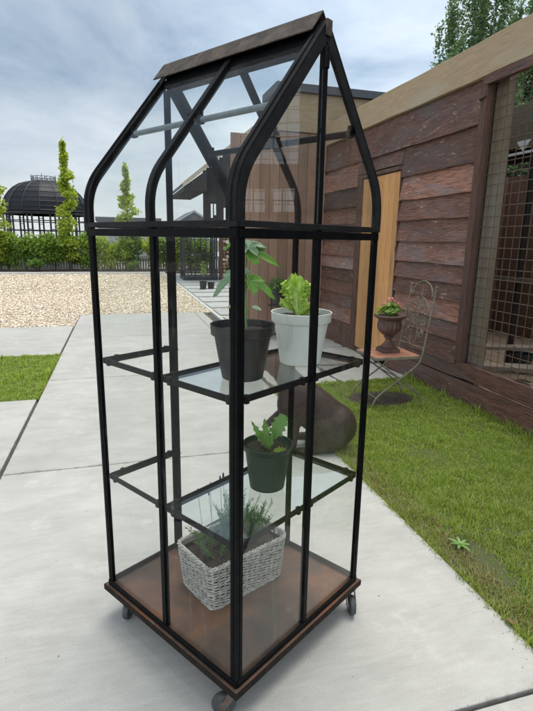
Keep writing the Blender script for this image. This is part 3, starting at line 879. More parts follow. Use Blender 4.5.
lin.build('liner', M['dark'], bk)
so = MB(); rs = resample(ring(BH-.045, -.011), 64); vs = [(0,0,BH-.038)]
for i in range(1, 7):
    for p in rs: vs.append((p.x*i/6, p.y*i/6, p.z + (random.uniform(-.004,.008) if i < 6 else 0)))
fs = [(0, 1+j, 1+(j+1) % 64) for j in range(64)]
for i in range(5):
    for j in range(64): fs.append((1+i*64+j, 1+(i+1)*64+j, 1+(i+1)*64+(j+1) % 64, 1+i*64+(j+1) % 64))
so.add(vs, fs); so.build('soil', M['soil'], bk, smooth=True)
# lavender: clumps of needle leaves and three flower spikes
def lavender(cx, cy, n, hmin, hmax, spread):
    vs = []
    for _ in range(n):
        a = random.uniform(0, 2*PI); tilt = random.uniform(0, spread); h = random.uniform(hmin, hmax)
        d = Vector((math.cos(a)*math.sin(tilt), math.sin(a)*math.sin(tilt), math.cos(tilt)))
        b0 = Vector((cx + math.cos(a)*random.uniform(0,.035), cy + math.sin(a)*random.uniform(0,.03), BH-.045))
        for q in range(14):
            t = .15 + .85*q/13; p = b0 + d*h*t + Vector((0,0,-.02*t*t*tilt))
            for s in range(2):
                an = random.uniform(0, 2*PI); ln = random.uniform(.018,.034)*(1.1-.5*t)
                o = (Vector((math.cos(an), math.sin(an), 0))*.75 + d*.9).normalized()*ln
                sd = o.cross(Vector((random.uniform(-1,1), random.uniform(-1,1), .3))).normalized()*.0016
                vs += [p - sd*.6, p + sd*.6, p + o*.6 + sd, p + o]
                vs += [p - sd*.6, p + o*.6 + sd, p + o, p + o*.6 - sd]
        st_.tube([b0, b0 + d*h], [.0016,.0008], 5)
    return [tuple(p) for p in vs]
st_ = MB()
lv = lavender(.045, .045, 46, .10, .21, .55) + lavender(.085, .0, 40, .09, .19, .65) + lavender(.02, .03, 24, .08, .18, .6) + lavender(-.075, .06, 12, .05, .11, .8) + lavender(-.10, -.03, 6, .03, .06, .9)
fast_mesh('foliage', np.array(lv), 4, M['lav'], bk)
hd = MB()
for (x, y, h, lx, ly) in ((-.095,.070,.275,-.012,.012), (-.055,.070,.285,.004,.010), (-.045,.074,.245,-.004,.02), (.0,.075,.30,.0,.01), (.012,.07,.315,.0,.01)):
    p0 = Vector((x, y, BH-.045)); p1 = Vector((x+lx, y+ly, BH-.045+h*.82))
    st_.tube([p0, p0.lerp(p1, .5)+Vector((.003,0,0)), p1], .0011, 5)
    d = (p1-p0).normalized()
    hd = MB(); hd.tube([p1 + d*(.0045*q) for q in range(8)], [.0015,.0042,.0034,.0045,.0036,.0040,.0028,.0008], 7); hd.build('flower_head', M['lavhead'], bk, smooth=True)
st_.build('stem', M['stem'], bk)

# ================================================================== ground
def struct(name, mb, mat, **k):
    o = mb.build(name, mat, **k); o['kind'] = 'structure'; return o
b = MB(); b.box((-260,-120,-.4), (260,420,-.16)); struct('ground', b, M['ground'])
b = MB(); b.box((-9,-6,-.16), (3.9,10.4,-.055)); struct('joint_bed', b, M['joint'])
# main path: cast slabs with open joints
pt = MB(); ys = [-3.4, -1.1, 1.104, 3.300, 5.58, 7.95, 10.38]
for a, c in zip(ys, ys[1:]):
    jn = .009 if abs(a-1.104) < .01 else .003
    jn2 = .009 if abs(c-1.104) < .01 else .003
    pt.box((-.79, a+jn, -.055), (1.445, c-jn2, 0))
pt.box((1.449, 6.6, -.055), (1.62, 10.38, -.001))
o = struct('path', pt, M['concrete'], bevel=.004)
# pads to the left of the path
pd = MB()
for (x0, x1, y0, y1) in ((-3.2,-.815,-2,.9),(-3.2,-.815,.908,4.915),(-6.6,-3.208,-2,4.915),(-2.0,-.815,6.86,9.1),(-4.4,-2.006,6.86,9.1),(-7.5,-4.406,6.86,9.1)):
    pd.box((x0,y0,-.055),(x1,y1,-.001))
struct('patio', pd, M['concrete'], bevel=.004)
# worn stone apron in front of the door
ap = MB()
def rough_slab(x0, x1, y0, y1, z, jit=.02):
    pts = []
    for (a, c) in (((x0,y0),(x1,y0)), ((x1,y0),(x1,y1)), ((x1,y1),(x0,y1)), ((x0,y1),(x0,y0))):
        for i in range(7):
            t = i/7; pts.append((a[0]+(c[0]-a[0])*t + random.uniform(-jit,jit), a[1]+(c[1]-a[1])*t + random.uniform(-jit,jit), -.055))
    ap.prism(pts, (0,0,z+.055))
rough_slab(1.50, 2.24, 4.82, 5.60, -.004); rough_slab(2.29, 3.10, 4.86, 5.55, -.007); rough_slab(1.50, 2.30, 5.66, 6.54, -.005); rough_slab(2.36, 3.10, 5.62, 6.54, -.003); rough_slab(1.68, 2.34, 6.60, 7.55, -.004); rough_slab(2.40, 3.10, 6.60, 7.55, -.006)
struct('apron', ap, M['apron'], bevel=.005)
# lawns: soil plus blades
b = MB()
b.box((1.449,-4,-.11), (3.30,4.80,-.016)); b.box((-6.6,4.92,-.11), (-.82,6.855,-.016)); struct('lawn_soil', b, M['turf'])
def vnoise(x, y, s, seed=0):
    r = np.random.default_rng(seed).random((64,64)); X = x*s; Y = y*s
    xi = np.floor(X).astype(int); yi = np.floor(Y).astype(int); fx = X-xi; fy = Y-yi
    fx = fx*fx*(3-2*fx); fy = fy*fy*(3-2*fy)
    g = lambda a, c: r[a % 64, c % 64]
    return (g(xi,yi)*(1-fx)+g(xi+1,yi)*fx)*(1-fy) + (g(xi,yi+1)*(1-fx)+g(xi+1,yi+1)*fx)*fy
def blades(n, x0, x1, y0, y1, hmin, hmax, w, keep=None):
    x = rng.uniform(x0, x1, n); y = rng.uniform(y0, y1, n)
    if keep is not None:
        k = rng.random(n) < keep(x, y); x, y = x[k], y[k]
    n = len(x)
    hh = rng.uniform(hmin, hmax, n) * (.55 + .55*vnoise(x, y, 3.1, 3)) * (.48 + 1.15*vnoise(x, y, 13.0, 5)**1.3)
    a = rng.uniform(0, 2*PI, n); ln = rng.uniform(.2, 1.15, n)*hh
    dx, dy = np.cos(a)*ln, np.sin(a)*ln
    b_ = a + PI/2 + rng.uniform(-.6,.6,n); sx, sy = np.cos(b_)*w/2, np.sin(b_)*w/2
    z0 = np.full(n, -.018)
    P = lambda X, Y, Z: np.stack([X, Y, Z], -1)
    p0, p1 = P(x-sx,y-sy,z0), P(x+sx,y+sy,z0)
    m0, m1 = P(x-sx*.8+dx*.35,y-sy*.8+dy*.35,z0+hh*.62), P(x+sx*.8+dx*.35,y+sy*.8+dy*.35,z0+hh*.62)
    tp = P(x+dx,y+dy,z0+hh)
    V = np.stack([p0,p1,m1,m0,tp],1).reshape(-1,3)
    base = np.arange(n)[:,None]*5
    # one island per blade: quad + quad (degenerate-free: use 4-gon and triangle as quad with repeated mid)
    F = np.concatenate([base+np.array([[0,1,2,3]]), ], 0)
    T = base+np.array([[3,2,4]])
    return V, F, T
def grass_obj(name, parts, mat):
    Vs=[];Fs=[];Ts=[];o_=0
    for V,F,T in parts:
        Vs.append(V);Fs.append(F+o_);Ts.append(T+o_);o_+=len(V)
    V=np.concatenate(Vs);F=np.concatenate(Fs).astype(np.int32);T=np.concatenate(Ts).astype(np.int32)
    me=bpy.data.meshes.new(name); me.vertices.add(len(V)); me.vertices.foreach_set('co',V.astype(np.float32).ravel())
    li=np.concatenate([F.ravel(),T.ravel()]); me.loops.add(len(li)); me.loops.foreach_set('vertex_index',li)
    st=np.concatenate([np.arange(len(F))*4, len(F)*4+np.arange(len(T))*3]).astype(np.int32)
    me.polygons.add(len(st)); me.polygons.foreach_set('loop_start',st); me.update(calc_edges=True); me.materials.append(mat)
    o=bpy.data.objects.new(name,me); COL.objects.link(o); o['kind']='stuff'; o['label']=''; del o['label']; return o
def bare(x, y):
    d = ((x-2.42)/.36)**2 + ((y-4.22)/.26)**2
    k = np.clip((d-.75)*3, .03, 1)
    edge = np.clip((x-1.44+.10*(vnoise(x, y, 6.5, 31)-.45))/.09, .14, 1)
    d2 = ((x-1.60)/.13)**2 + ((y-1.78)/.26)**2
    k2 = np.clip((d2-.5)*2, .12, 1)
    n = .55 + 1.0*np.clip(vnoise(x, y, 4.2, 8)*1.7-.25, 0, 1)
    return k*edge*k2*np.clip(n, 0, 1)
parts = [blades(125000, 1.45, 3.15, .6, 3.0, .016, .036, .0038, bare), blades(80000, 1.45, 3.15, 3.0, 4.82, .016, .038, .0052, bare),
         blades(5000, 1.44, 3.15, -3, .6, .02, .05, .006, bare)]
parts.append(blades(60000, -5.0, -.82, 4.925, 6.85, .02, .042, .009))
# tufts hanging over the edges
parts.append(blades(2600, 1.425, 1.47, .8, 4.8, .03, .06, .004)); parts.append(blades(3000, 3.06, 3.15, .8, 4.9, .05, .11, .005))
parts.append(blades(1600, -.86, -.80, 4.93, 6.85, .03, .06, .008)); parts.append(blades(2500, 1.5, 3.1, 4.76, 4.86, .03, .06, .006))
tag(grass_obj('grass', parts, M['grass']), 'short patchy green lawn grass beside the concrete', 'grass')
dp = [blades(20000, 1.46, 3.1, .8, 4.8, .015, .04, .004, lambda x, y: np.clip(vnoise(x, y, 2.3, 21)*2-.9, 0, 1)), blades(5000, 1.45, 1.62, 1.1, 3.4, .02, .045, .004)]
tag(grass_obj('dry_grass', dp, M['grass_dry']), 'straw coloured dead blades through the lawn', 'dry grass')
# bare dirt below the chair
vs = [(2.42, 4.22, .002)]; fs = []; n = 30
for i in range(1, 6):
    for j in range(n):
        a = 2*PI*j/n; rr = i/5*(1+.12*math.sin(3*a+1)+.07*math.sin(7*a))
        vs.append((2.42+.34*rr*math.cos(a), 4.22+.23*rr*math.sin(a), (.002+random.uniform(-.004,.006)) if i < 5 else -.0155))
for j in range(n): fs.append((0, 1+j, 1+(j+1) % n))
for i in range(4):
    for j in range(n): fs.append((1+i*n+j, 1+(i+1)*n+j, 1+(i+1)*n+(j+1) % n, 1+i*n+(j+1) % n))
b = MB(); b.add(vs, fs); struct('bare_soil', b, M['earth'], smooth=True)
# grit and crumbs lying on the slabs
_n = 230
gx = np.concatenate([rng.uniform(-.75, 1.44, 80), 1.44-np.abs(rng.normal(size=90))*.05, rng.uniform(-.7, 1.4, 60)]); gy = np.concatenate([rng.uniform(.7, 5, 80), rng.uniform(.8, 4.7, 90), np.where(rng.random(60) < .5, 1.10, 3.30)+rng.normal(size=60)*.03])
gs = rng.uniform(.0009, .0024, _n)
o8 = np.array([[1,0,0],[0,1,0],[-1,0,0],[0,-1,0],[0,0,.8],[0,0,-.8]], float)
gv = o8[None]*(gs[:,None,None]*rng.uniform(.6,1.3,(_n,6,1))) + np.stack([gx, gy, gs*.5], -1)[:,None,:]
gf = (np.arange(_n)[:,None,None]*6+np.array([[0,1,4],[1,2,4],[2,3,4],[3,0,4],[1,0,5],[2,1,5],[3,2,5],[0,3,5]])[None]).reshape(-1,3)
tag(index_mesh('grit', gv.reshape(-1,3), gf, M['mulch']), 'dark crumbs of grit on the concrete slabs', 'grit', kind='stuff')
# gravel yard
b = MB(); b.box((-30,9.11,-.15), (-.815,22.25,-.022)); b.box((-.815,10.39,-.15), (1.80,22.25,-.0215)); struct('gravel_yard', b, M['gravel'])
def pebbles(n, x0, x1, y0, y1, smin, smax, z):
    x = rng.uniform(x0, x1, n); y = rng.uniform(y0, y1, n); s = rng.uniform(smin, smax, n)
    oct_ = np.array([[1,0,0],[0,1,0],[-1,0,0],[0,-1,0],[0,0,.75],[0,0,-.75]], float)
    a = rng.uniform(0, 2*PI, n); ca, sa = np.cos(a), np.sin(a)
    V = oct_[None]*(s[:,None,None]*rng.uniform(.65,1.2,(n,6,1)))
    X = V[:,:,0]*ca[:,None]-V[:,:,1]*sa[:,None]; Y = V[:,:,0]*sa[:,None]+V[:,:,1]*ca[:,None]
    V = np.stack([X+x[:,None], Y+y[:,None], V[:,:,2]+z+s[:,None]*.35], -1).reshape(-1,3)
    f = np.array([[0,1,4],[1,2,4],[2,3,4],[3,0,4],[1,0,5],[2,1,5],[3,2,5],[0,3,5]])
    F = (np.arange(n)[:,None,None]*6+f[None]).reshape(-1,3)
    return V, F
V1,F1 = pebbles(26000, -6.5, 1.8, 9.12, 14.5, .012, .028, -.022)
V2,F2 = pebbles(16000, -11, 1.8, 14.5, 22.2, .018, .038, -.022)
keep = ~((V1[F1[:,0],0] > -.83) & (V1[F1[:,0],1] < 10.40))
F1 = F1[keep]
po = index_mesh('pebbles', np.concatenate([V1,V2]), np.concatenate([F1, F2+len(V1)]), M['pebble'])
tag(po, 'beige pebbles spread over the yard', 'gravel', kind='stuff')
# right hand paving strip with gravel bands
b = MB(); b.box((1.80,6.75,-.15), (1.88,22.25,.005)); b.box((-30,22.26,-.15), (1.88,22.60,.045)); struct('kerb', b, M['kerb'], bevel=.006)
b = MB(); b.box((1.89,6.75,-.15), (6.5,22.6,-.03)); struct('paving_bed', b, M['gravel'])
b = MB(); y = 7.75
while y < 22:
    for x0 in (1.92, 3.0, 4.08): b.box((x0, y, -.06), (x0+1.06, y+.86, -.004))
    y += 1.12
struct('paving', b, M['paver'], bevel=.006)
b = MB(); b.box((-30,22.61,-.16), (6.5,25.6,.02)); struct('planting_bed', b, M['mulch'])
b = MB(); b.box((-40,25.7,-.16), (40,60,-.01)); struct('far_paving', b, M['paver'])
# a dry leaf and a small weed on the lawn edge
lf = MB(); vs=[]; 
lf.add([(0,0,0),(.012,.010,.004),(.030,.008,.007),(.044,0,.003),(.030,-.009,.006),(.012,-.010,.003)], [(0,1,2,3,4,5)])
o = lf.build('fallen_leaf', M['dryleaf'], None, fix=False); o.location = (1.455,1.36,.012); o.rotation_euler = (.1,-.15,2.2); md = o.modifiers.new('t','SOLIDIFY'); md.thickness=.0008
tag(o, 'single dry reddish leaf on the edge where lawn meets concrete', 'leaf')
wd = thing('lawn_weed', 'small pale rosette weed growing at the near lawn edge', 'weed', (1.60,1.90,-.005))
for k in range(7):
    a = k*2*PI/7+.3; ln = .045+.012*(k % 3)
    leaf_blade(wd, (.004*math.cos(a),.004*math.sin(a),.008), (ln*math.cos(a),ln*math.sin(a),.026), .016, lambda t: math.sin(PI*t**.8)**.8 if 0<t<1 else 0, M['kale'], (0,0,1), .2, .2)

# ================================================================== timber aviary along the right
XW = 3.15
av = thing('timber_aviary', 'long dark brown timber aviary with pale top beam and wire mesh opening on the right', 'shed', (XW, 4, 0))
def A(mb, name, mat, parent=None, **k):
    o = mb.build(name, mat, None, **k)
    if parent is None: o.parent = av; o.matrix_parent_inverse = Matrix.Translation((-XW, -4, 0))
    else: o.parent = parent
    return o
def feather(mb, y0, y1, zb, zt, x=XW, wav=.0028):
    """one overlapping feather-edge board: bottom stands proud, waney lower edge"""
    n = max(3, int((y1-y0)/.12)); lo = []; 
    ph = random.uniform(0, 6)
    for i in range(n+1):
        y = y0+(y1-y0)*i/n
        lo.append(zb + wav*math.sin(y*5.1+ph) + wav*.7*math.sin(y*11.3+ph*2))
    vs = []; fs = []
    for i in range(n+1):
        y = y0+(y1-y0)*i/n
        vs += [(x-.050, y, lo[i]), (x-.008, y, zt+.028), (x+.004, y, zt+.028), (x-.020, y, lo[i])]
    for i in range(n):
        for j in range(4): fs.append((i*4+j, i*4+(j+1) % 4, (i+1)*4+(j+1) % 4, (i+1)*4+j))
    fs.append((0,3,2,1)); fs.append((n*4, n*4+1, n*4+2, n*4+3))
    mb.add(vs, fs)
zs = [2.865, 2.52, 2.21, 1.955, 1.735, 1.505, 1.29, 1.11, .94, .745, .57, .345]
cl = MB()
for zt, zb in zip(zs, zs[1:]):
    if zb > 2.25: feather(cl, 4.075, 7.60, zb, zt)
    else: feather(cl, 4.075, 5.325+random.uniform(-.01,.01), zb, zt)
A(cl, 'cladding', M['clad'], bevel=.0015)
cl = MB(); feather(cl, 5.33, 6.44, 2.355, 2.52); feather(cl, 6.445, 7.60, 2.21, 2.52)
for zt, zb in zip(zs[2:], zs[3:]): feather(cl, 6.44+random.uniform(-.008,.008), 7.60, zb, zt)
A(cl, 'cladding', M['clad'], bevel=.0015)
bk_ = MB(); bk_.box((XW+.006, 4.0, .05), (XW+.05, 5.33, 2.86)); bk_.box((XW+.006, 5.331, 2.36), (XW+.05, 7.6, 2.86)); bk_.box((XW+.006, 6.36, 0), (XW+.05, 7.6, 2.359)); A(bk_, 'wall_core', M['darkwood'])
cl = MB()
zq = [.35+.21*i for i in range(12)]
for zb, zt in zip(zq, zq[1:]):
    if (zb+zt)/2 > 1.98: feather(cl, 1.20, 1.50, zb, min(zt, 2.86))
A(cl, 'cladding', M['clad'], bevel=.0015)
cl = MB()
for zb, zt in zip(zq, zq[1:]):
    if (zb+zt)/2 < 1.72: feather(cl, 1.20, 1.50, zb, zt)
A(cl, 'cladding', M['clad'], bevel=.0015)
# skirt boards
for (zb, zt, th, y0, y1) in ((.215,.375,.030,-3.2,5.33), (-.04,.20,.046,-3.2,5.40)):
    sb = MB(); n = 40; vs = []; fs = []
    for i in range(n+1):
        y = y0+(y1-y0)*i/n; e = .010*math.sin(y*3.3+zb*9)+.006*math.sin(y*8.7)
        vs += [(XW-th, y, zb+e), (XW-th, y, zt), (XW-.002, y, zt), (XW-.002, y, zb+e)]
    for i in range(n):
        for j in range(4): fs.append((i*4+j, i*4+(j+1) % 4, (i+1)*4+(j+1) % 4, (i+1)*4+j))
    fs.append((0,1,2,3)); fs.append((n*4+3,n*4+2,n*4+1,n*4)); sb.add(vs, fs)
    A(sb, 'skirt_board', M['clad'], bevel=.003)
# fascia beam
fb = MB(); n = 50; vs = []; fs = []
for i in range(n+1):
    y = -3.2+(7.66+3.2)*i/n; e = .004*math.sin(y*2.3)+.003*math.sin(y*7)
    vs += [(XW-.052, y, 2.905+e), (XW-.052+.003*math.sin(y*3), y, 3.205+e*.6), (XW+.05, y, 3.205), (XW+.05, y, 2.905)]
for i in range(n):
    for j in range(4): fs.append((i*4+j, i*4+(j+1) % 4, (i+1)*4+(j+1) % 4, (i+1)*4+j))
fs.append((0,1,2,3)); fs.append((n*4+3,n*4+2,n*4+1,n*4)); fb.add(vs, fs)
A(fb, 'fascia', M['fascia'], bevel=.006)
hr = MB(); hr.bar((XW-.030, 4.03, 2.865), (XW-.030, .9, 2.865), .055, .075); A(hr, 'head_rail', M['clad'], bevel=.005)
hr = MB(); hr.bar((XW-.012, 5.28, 2.325), (XW-.012, 6.45, 2.325), .05, .045); A(hr, 'door_head', M['clad'], bevel=.003)
for y in (4.035, 1.555, 1.165):
    p_ = MB(); p_.box((XW-.050, y-.038, .376), (XW+.02, y+.038, 2.90)); A(p_, 'post', M['cladz'], bevel=.004)
for (y, z) in ((4.03,2.72),):
    p_ = MB(); p_.tube([(XW-.052,y+.04,z),(XW-.075,y+.01,z+.005),(XW-.06,y-.035,z+.02)], .012, 8); A(p_, 'hook', M['mesh'])
# inner framing posts behind the mesh
for y in (3.945, 2.75):
    p_ = MB(); p_.box((XW+.055, y-.075, .15), (XW+.14, y+.075, 2.89)); A(p_, 'frame_post', M['greywood'], bevel=.005)
p_ = MB(); p_.box((XW+.055, 1.45, .15), (XW+.14, 1.6, 2.89)); A(p_, 'frame_post', M['greywood'], bevel=.005)
def mesh_panel(y0, y1, z0, z1, x, sy=.085, sz=.09, r=.0034):
    m_ = MB(); ny = int((y1-y0)/sy); nz = int((z1-z0)/sz)
    for i in range(ny+1):
        y = y1 - i*sy; m_.tube([(x, y, z0), (x+.002, y+.004*math.sin(i*2.3), (z0+z1)/2), (x, y+.003*math.sin(i), z1)], r, 5)
    for k in range(nz+1):
        z = z0 + k*sz; m_.tube([(x+.005, y0, z), (x+.007, (y0+y1)/2, z+.004*math.sin(k*1.9)), (x+.005, y1, z)], r, 5)
    return m_
A(mesh_panel(1.60, 3.995, .38, 2.83, XW+.025), 'mesh_panel', M['mesh'])
A(mesh_panel(-3.1, 1.12, .38, 2.83, XW+.025, .1, .1, .003), 'mesh_panel', M['mesh'])
A(mesh_panel(1.2, 1.5, 1.76, 1.96, XW+.0, .03, .03, .0018), 'mesh_panel', M['mesh'])
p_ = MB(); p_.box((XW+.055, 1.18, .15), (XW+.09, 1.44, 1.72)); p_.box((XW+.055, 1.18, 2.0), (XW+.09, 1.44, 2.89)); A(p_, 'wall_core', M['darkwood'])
# orange larch door next to the inner corner
dr = MB(); ny = 7; y0, y1 = 5.345, 6.30; w = (y1-y0)/ny
for i in range(ny):
    dr.box((XW-.022, y0+i*w+.0035, .06), (XW+.004, y0+(i+1)*w-.0035, 2.285))
dr_o = A(dr, 'door', M['door'], bevel=.004)
p_ = MB(); p_.box((XW+.0045, y0, .05), (XW+.03, y1, 2.29)); q = p_.build('backing', M['darkwood'], None); q.parent = dr_o
for z in (1.72, 1.42):
    p_ = MB(); p_.box((XW-.031, y0-.012, z-.03), (XW-.0225, y0+.03, z+.03)); p_.tube([(XW-.033,y0-.003,z-.033),(XW-.033,y0-.003,z+.033)], .007, 8)
    q = p_.build('hinge', M['dark'], None); q.parent = dr_o
p_ = MB(); p_.box((XW-.045, 5.327, .0), (XW-.0345+.03, 5.342, 2.30)); A(p_, 'door_jamb', M['cladz'], bevel=.002)
p_ = MB(); p_.box((XW-.045, 6.305, 0), (XW+.02, 6.43, 2.30)); A(p_, 'door_jamb', M['cladz'], bevel=.003)
p_ = MB(); p_.box((XW-.030, 6.44, -.04), (XW-.002, 7.6, .36)); A(p_, 'skirt_board', M['clad'], bevel=.003)
# interior: floor of chips, lying planks, dark shelter with header and bars
p_ = MB()
vs = []; fs = []; nx, ny2 = 26, 60
for i in range(nx+1):
    for j in range(ny2+1):
        vs.append((XW+.06+2.5*i/nx, -3.1+9.4*j/ny2, .16+random.uniform(-.025,.03)))
for i in range(nx):
    for j in range(ny2): fs.append((i*(ny2+1)+j, (i+1)*(ny2+1)+j, (i+1)*(ny2+1)+j+1, i*(ny2+1)+j+1))
p_.add(vs, fs); A(p_, 'chip_floor', M['chips'])
for (a, c, w_, z) in (((3.30,4.2),(4.2,3.55),.20,.30), ((3.45,4.6),(4.35,4.1),.16,.40), ((3.5,3.5),(4.1,3.2),.18,.24)):
    p_ = MB(); p_.bar((a[0],a[1],z), (c[0],c[1],z+.03), w_, .035); A(p_, 'loose_plank', M['greywoody'], bevel=.003)
p_ = MB(); p_.lathe([(.07,0),(.10,.01),(.115,.16),(.12,.17),(.108,.17),(.10,.03)], (4.05,4.22,.2), 24); A(p_, 'feed_bucket', M['pot_black'], smooth='auto')
xs = 4.22
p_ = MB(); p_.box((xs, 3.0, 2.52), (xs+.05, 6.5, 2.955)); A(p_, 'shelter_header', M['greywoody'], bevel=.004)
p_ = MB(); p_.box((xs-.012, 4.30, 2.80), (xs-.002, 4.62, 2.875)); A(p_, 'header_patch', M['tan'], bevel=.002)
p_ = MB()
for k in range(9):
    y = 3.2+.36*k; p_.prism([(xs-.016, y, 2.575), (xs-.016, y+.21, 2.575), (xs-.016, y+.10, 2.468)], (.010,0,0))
p_.box((xs-.015, 3.0, 2.440), (xs-.003, 6.5, 2.466)); A(p_, 'painted_sky_gaps', M['white'])  # white triangles imitate bright sky showing through gaps, over a white strip
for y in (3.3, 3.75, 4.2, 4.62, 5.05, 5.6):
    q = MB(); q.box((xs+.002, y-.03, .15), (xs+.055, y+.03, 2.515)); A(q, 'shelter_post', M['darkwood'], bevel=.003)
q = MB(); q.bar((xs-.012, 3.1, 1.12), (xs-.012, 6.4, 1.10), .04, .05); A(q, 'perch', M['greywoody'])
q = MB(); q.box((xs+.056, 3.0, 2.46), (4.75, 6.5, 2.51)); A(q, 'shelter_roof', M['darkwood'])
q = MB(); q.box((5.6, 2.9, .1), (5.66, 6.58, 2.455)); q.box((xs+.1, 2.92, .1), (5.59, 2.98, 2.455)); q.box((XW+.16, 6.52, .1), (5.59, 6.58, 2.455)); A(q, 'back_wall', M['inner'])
# open flight at the near end with two small windows in its back wall
q = MB(); xb = 5.5
wins = [(.16, .46), (.55, .84)]
z0_, z1_ = 1.84, 2.12
q.box((xb, -3.2, .1), (xb+.05, .16, 2.40)); q.box((xb, .46, .1), (xb+.05, .55, 2.40)); q.box((xb, .84, .1), (xb+.05, 2.88, 2.40))
for a, c in wins: q.box((xb+.001, a+.001, .1), (xb+.049, c-.001, z0_)); q.box((xb+.001, a+.001, z1_), (xb+.049, c-.001, 2.399))
A(q, 'back_wall', M['screen'])
for a, c in wins:
    q = MB(); ym = (a+c)/2; zm = (z0_+z1_)/2
    q.box((xb+.01, ym-.008, z0_), (xb+.04, ym+.008, z1_)); q.box((xb+.01, a, zm-.008), (xb+.04, ym-.0085, zm+.008)); q.box((xb+.01, ym+.0085, zm-.008), (xb+.04, c, zm+.008)); A(q, 'window_bars', M['darkwood'])
rm_ = MB()
for k in range(10):
    y = -3+.62*k; rm_.bar((XW+.056, y, 2.93), (xb, y, 2.43), .03, .04)
for k in range(8):
    t = k/7; rm_.tube([(XW+.06+2.3*t, -3.1, 2.96-.5*t), (XW+.06+2.3*t, 2.9, 2.96-.5*t)], .004, 5)
A(rm_, 'roof_mesh', M['mesh'])

# ================================================================== brown board screen and flat-roofed building facing the camera
YB = 7.60
sc = thing('board_screen', 'brown vertical board wall facing the camera at the inner corner behind the case', 'wall', (2.2, YB, 0))
q = MB(); x = 1.62; 
while x < 3.12:
    w = min(.148, 3.128-x)
    q.box((x+.002, YB-.004+random.uniform(-.002,.002), .03), (x+w-.002, YB+.018, 3.00 if x < 2.25 else 3.06)); x += .150
q_ = q.build('boards', M['screen'], None, bevel=.002); q_.parent = sc; q_.matrix_parent_inverse = Matrix.Translation((-2.2,-YB,0))
q = MB(); q.box((1.63, YB+.019, .0), (3.12, YB+.055, 2.985)); o = q.build('backing', M['darkwood'], None); o.parent = sc; o.matrix_parent_inverse = q_.matrix_parent_inverse
fr_ = thing('flat_roof_building', 'flat-roofed building with dark capping and timber band above the board wall', 'building', (3.2, 6.9, 0))
inv = Matrix.Translation((-3.2,-6.9,0))
def F(mb, name, mat, **k):
    o = mb.build(name, mat, None, **k); o.parent = fr_; o.matrix_parent_inverse = inv; return o
q = MB(); q.box((2.38, YB+.06, 0), (8.5, 8.2, 3.2)); F(q, 'wall', M['darkwood'])
q = MB(); q.box((2.34, YB-.03, 3.07), (8.5, YB+.055, 3.60)); F(q, 'timber_band', M['fasciax'], bevel=.004)
q = MB(); q.box((2.28, YB-.09, 3.603), (8.6, 8.3, 3.715)); F(q, 'roof_capping', M['capping'], bevel=.004)

# planter on a slim stand by the board screen
ps = thing('plant_stand', 'slim three-legged iron plant stand against the brown board wall', 'plant stand', (2.30, 7.36, -.004))
q = MB(); q.lathe([(.0,.505),(.13,.505),(.135,.512),(.135,.525),(.0,.525)], n=24, cap0=False, cap1=False); q.build('top', M['blackiron'], ps, smooth='auto')
for k in range(3):
    a = k*2*PI/3+.4; q = MB(); q.tube([(.10*math.cos(a),.10*math.sin(a),.505),(.06*math.cos(a),.06*math.sin(a),.25),(.13*math.cos(a),.13*math.sin(a),0)], .008, 8); q.build('leg', M['blackiron'], ps, smooth='auto')
pp = thing('planter', 'dark bowl planter of grey-green herbs on the slim plant stand', 'potted plant', (2.30, 7.36, .5215)); pp.scale = (1.15,)*3
q = MB(); q.lathe([(.075,0),(.08,.01),(.10,.15),(.135,.165),(.14,.185),(.128,.187),(.10,.16),(.0,.155)], n=32, cap1=False); q.build('pot', M['pot_black'], pp, smooth='auto')
def tuft(n, c, rx, ry, rz, s, squash=1.0):
    """n small leaf quads in an ellipsoid"""
    p = rng.normal(size=(n,3)); p /= np.linalg.norm(p, axis=1, keepdims=True); p *= rng.random((n,1))**.45
    p = p*np.array([rx,ry,rz]) + np.array(c)
    return leafquads(p, s)
def leafquads(p, s, updir=.5):
    n = len(p); a = rng.normal(size=(n,3)); a[:,2] = a[:,2]*.6; a /= np.linalg.norm(a, axis=1, keepdims=True)
    b_ = rng.normal(size=(n,3)); b_[:,2] += updir; c_ = np.cross(a, b_); c_ /= np.linalg.norm(c_, axis=1, keepdims=True)
    ln = (s*rng.uniform(.65,1.3,n))[:,None]; w = ln*.33
    dn = np.cross(a, c_)
    v = np.stack([p, p+a*ln*.5+c_*w+dn*w*.25, p+a*ln, p+a*ln*.5-c_*w+dn*w*.25], 1)
    return v.reshape(-1,3)
fast_mesh('foliage', np.concatenate([tuft(260, (0,0,.26), .13,.13,.10, .05)]), 4, M['lav'], pp)

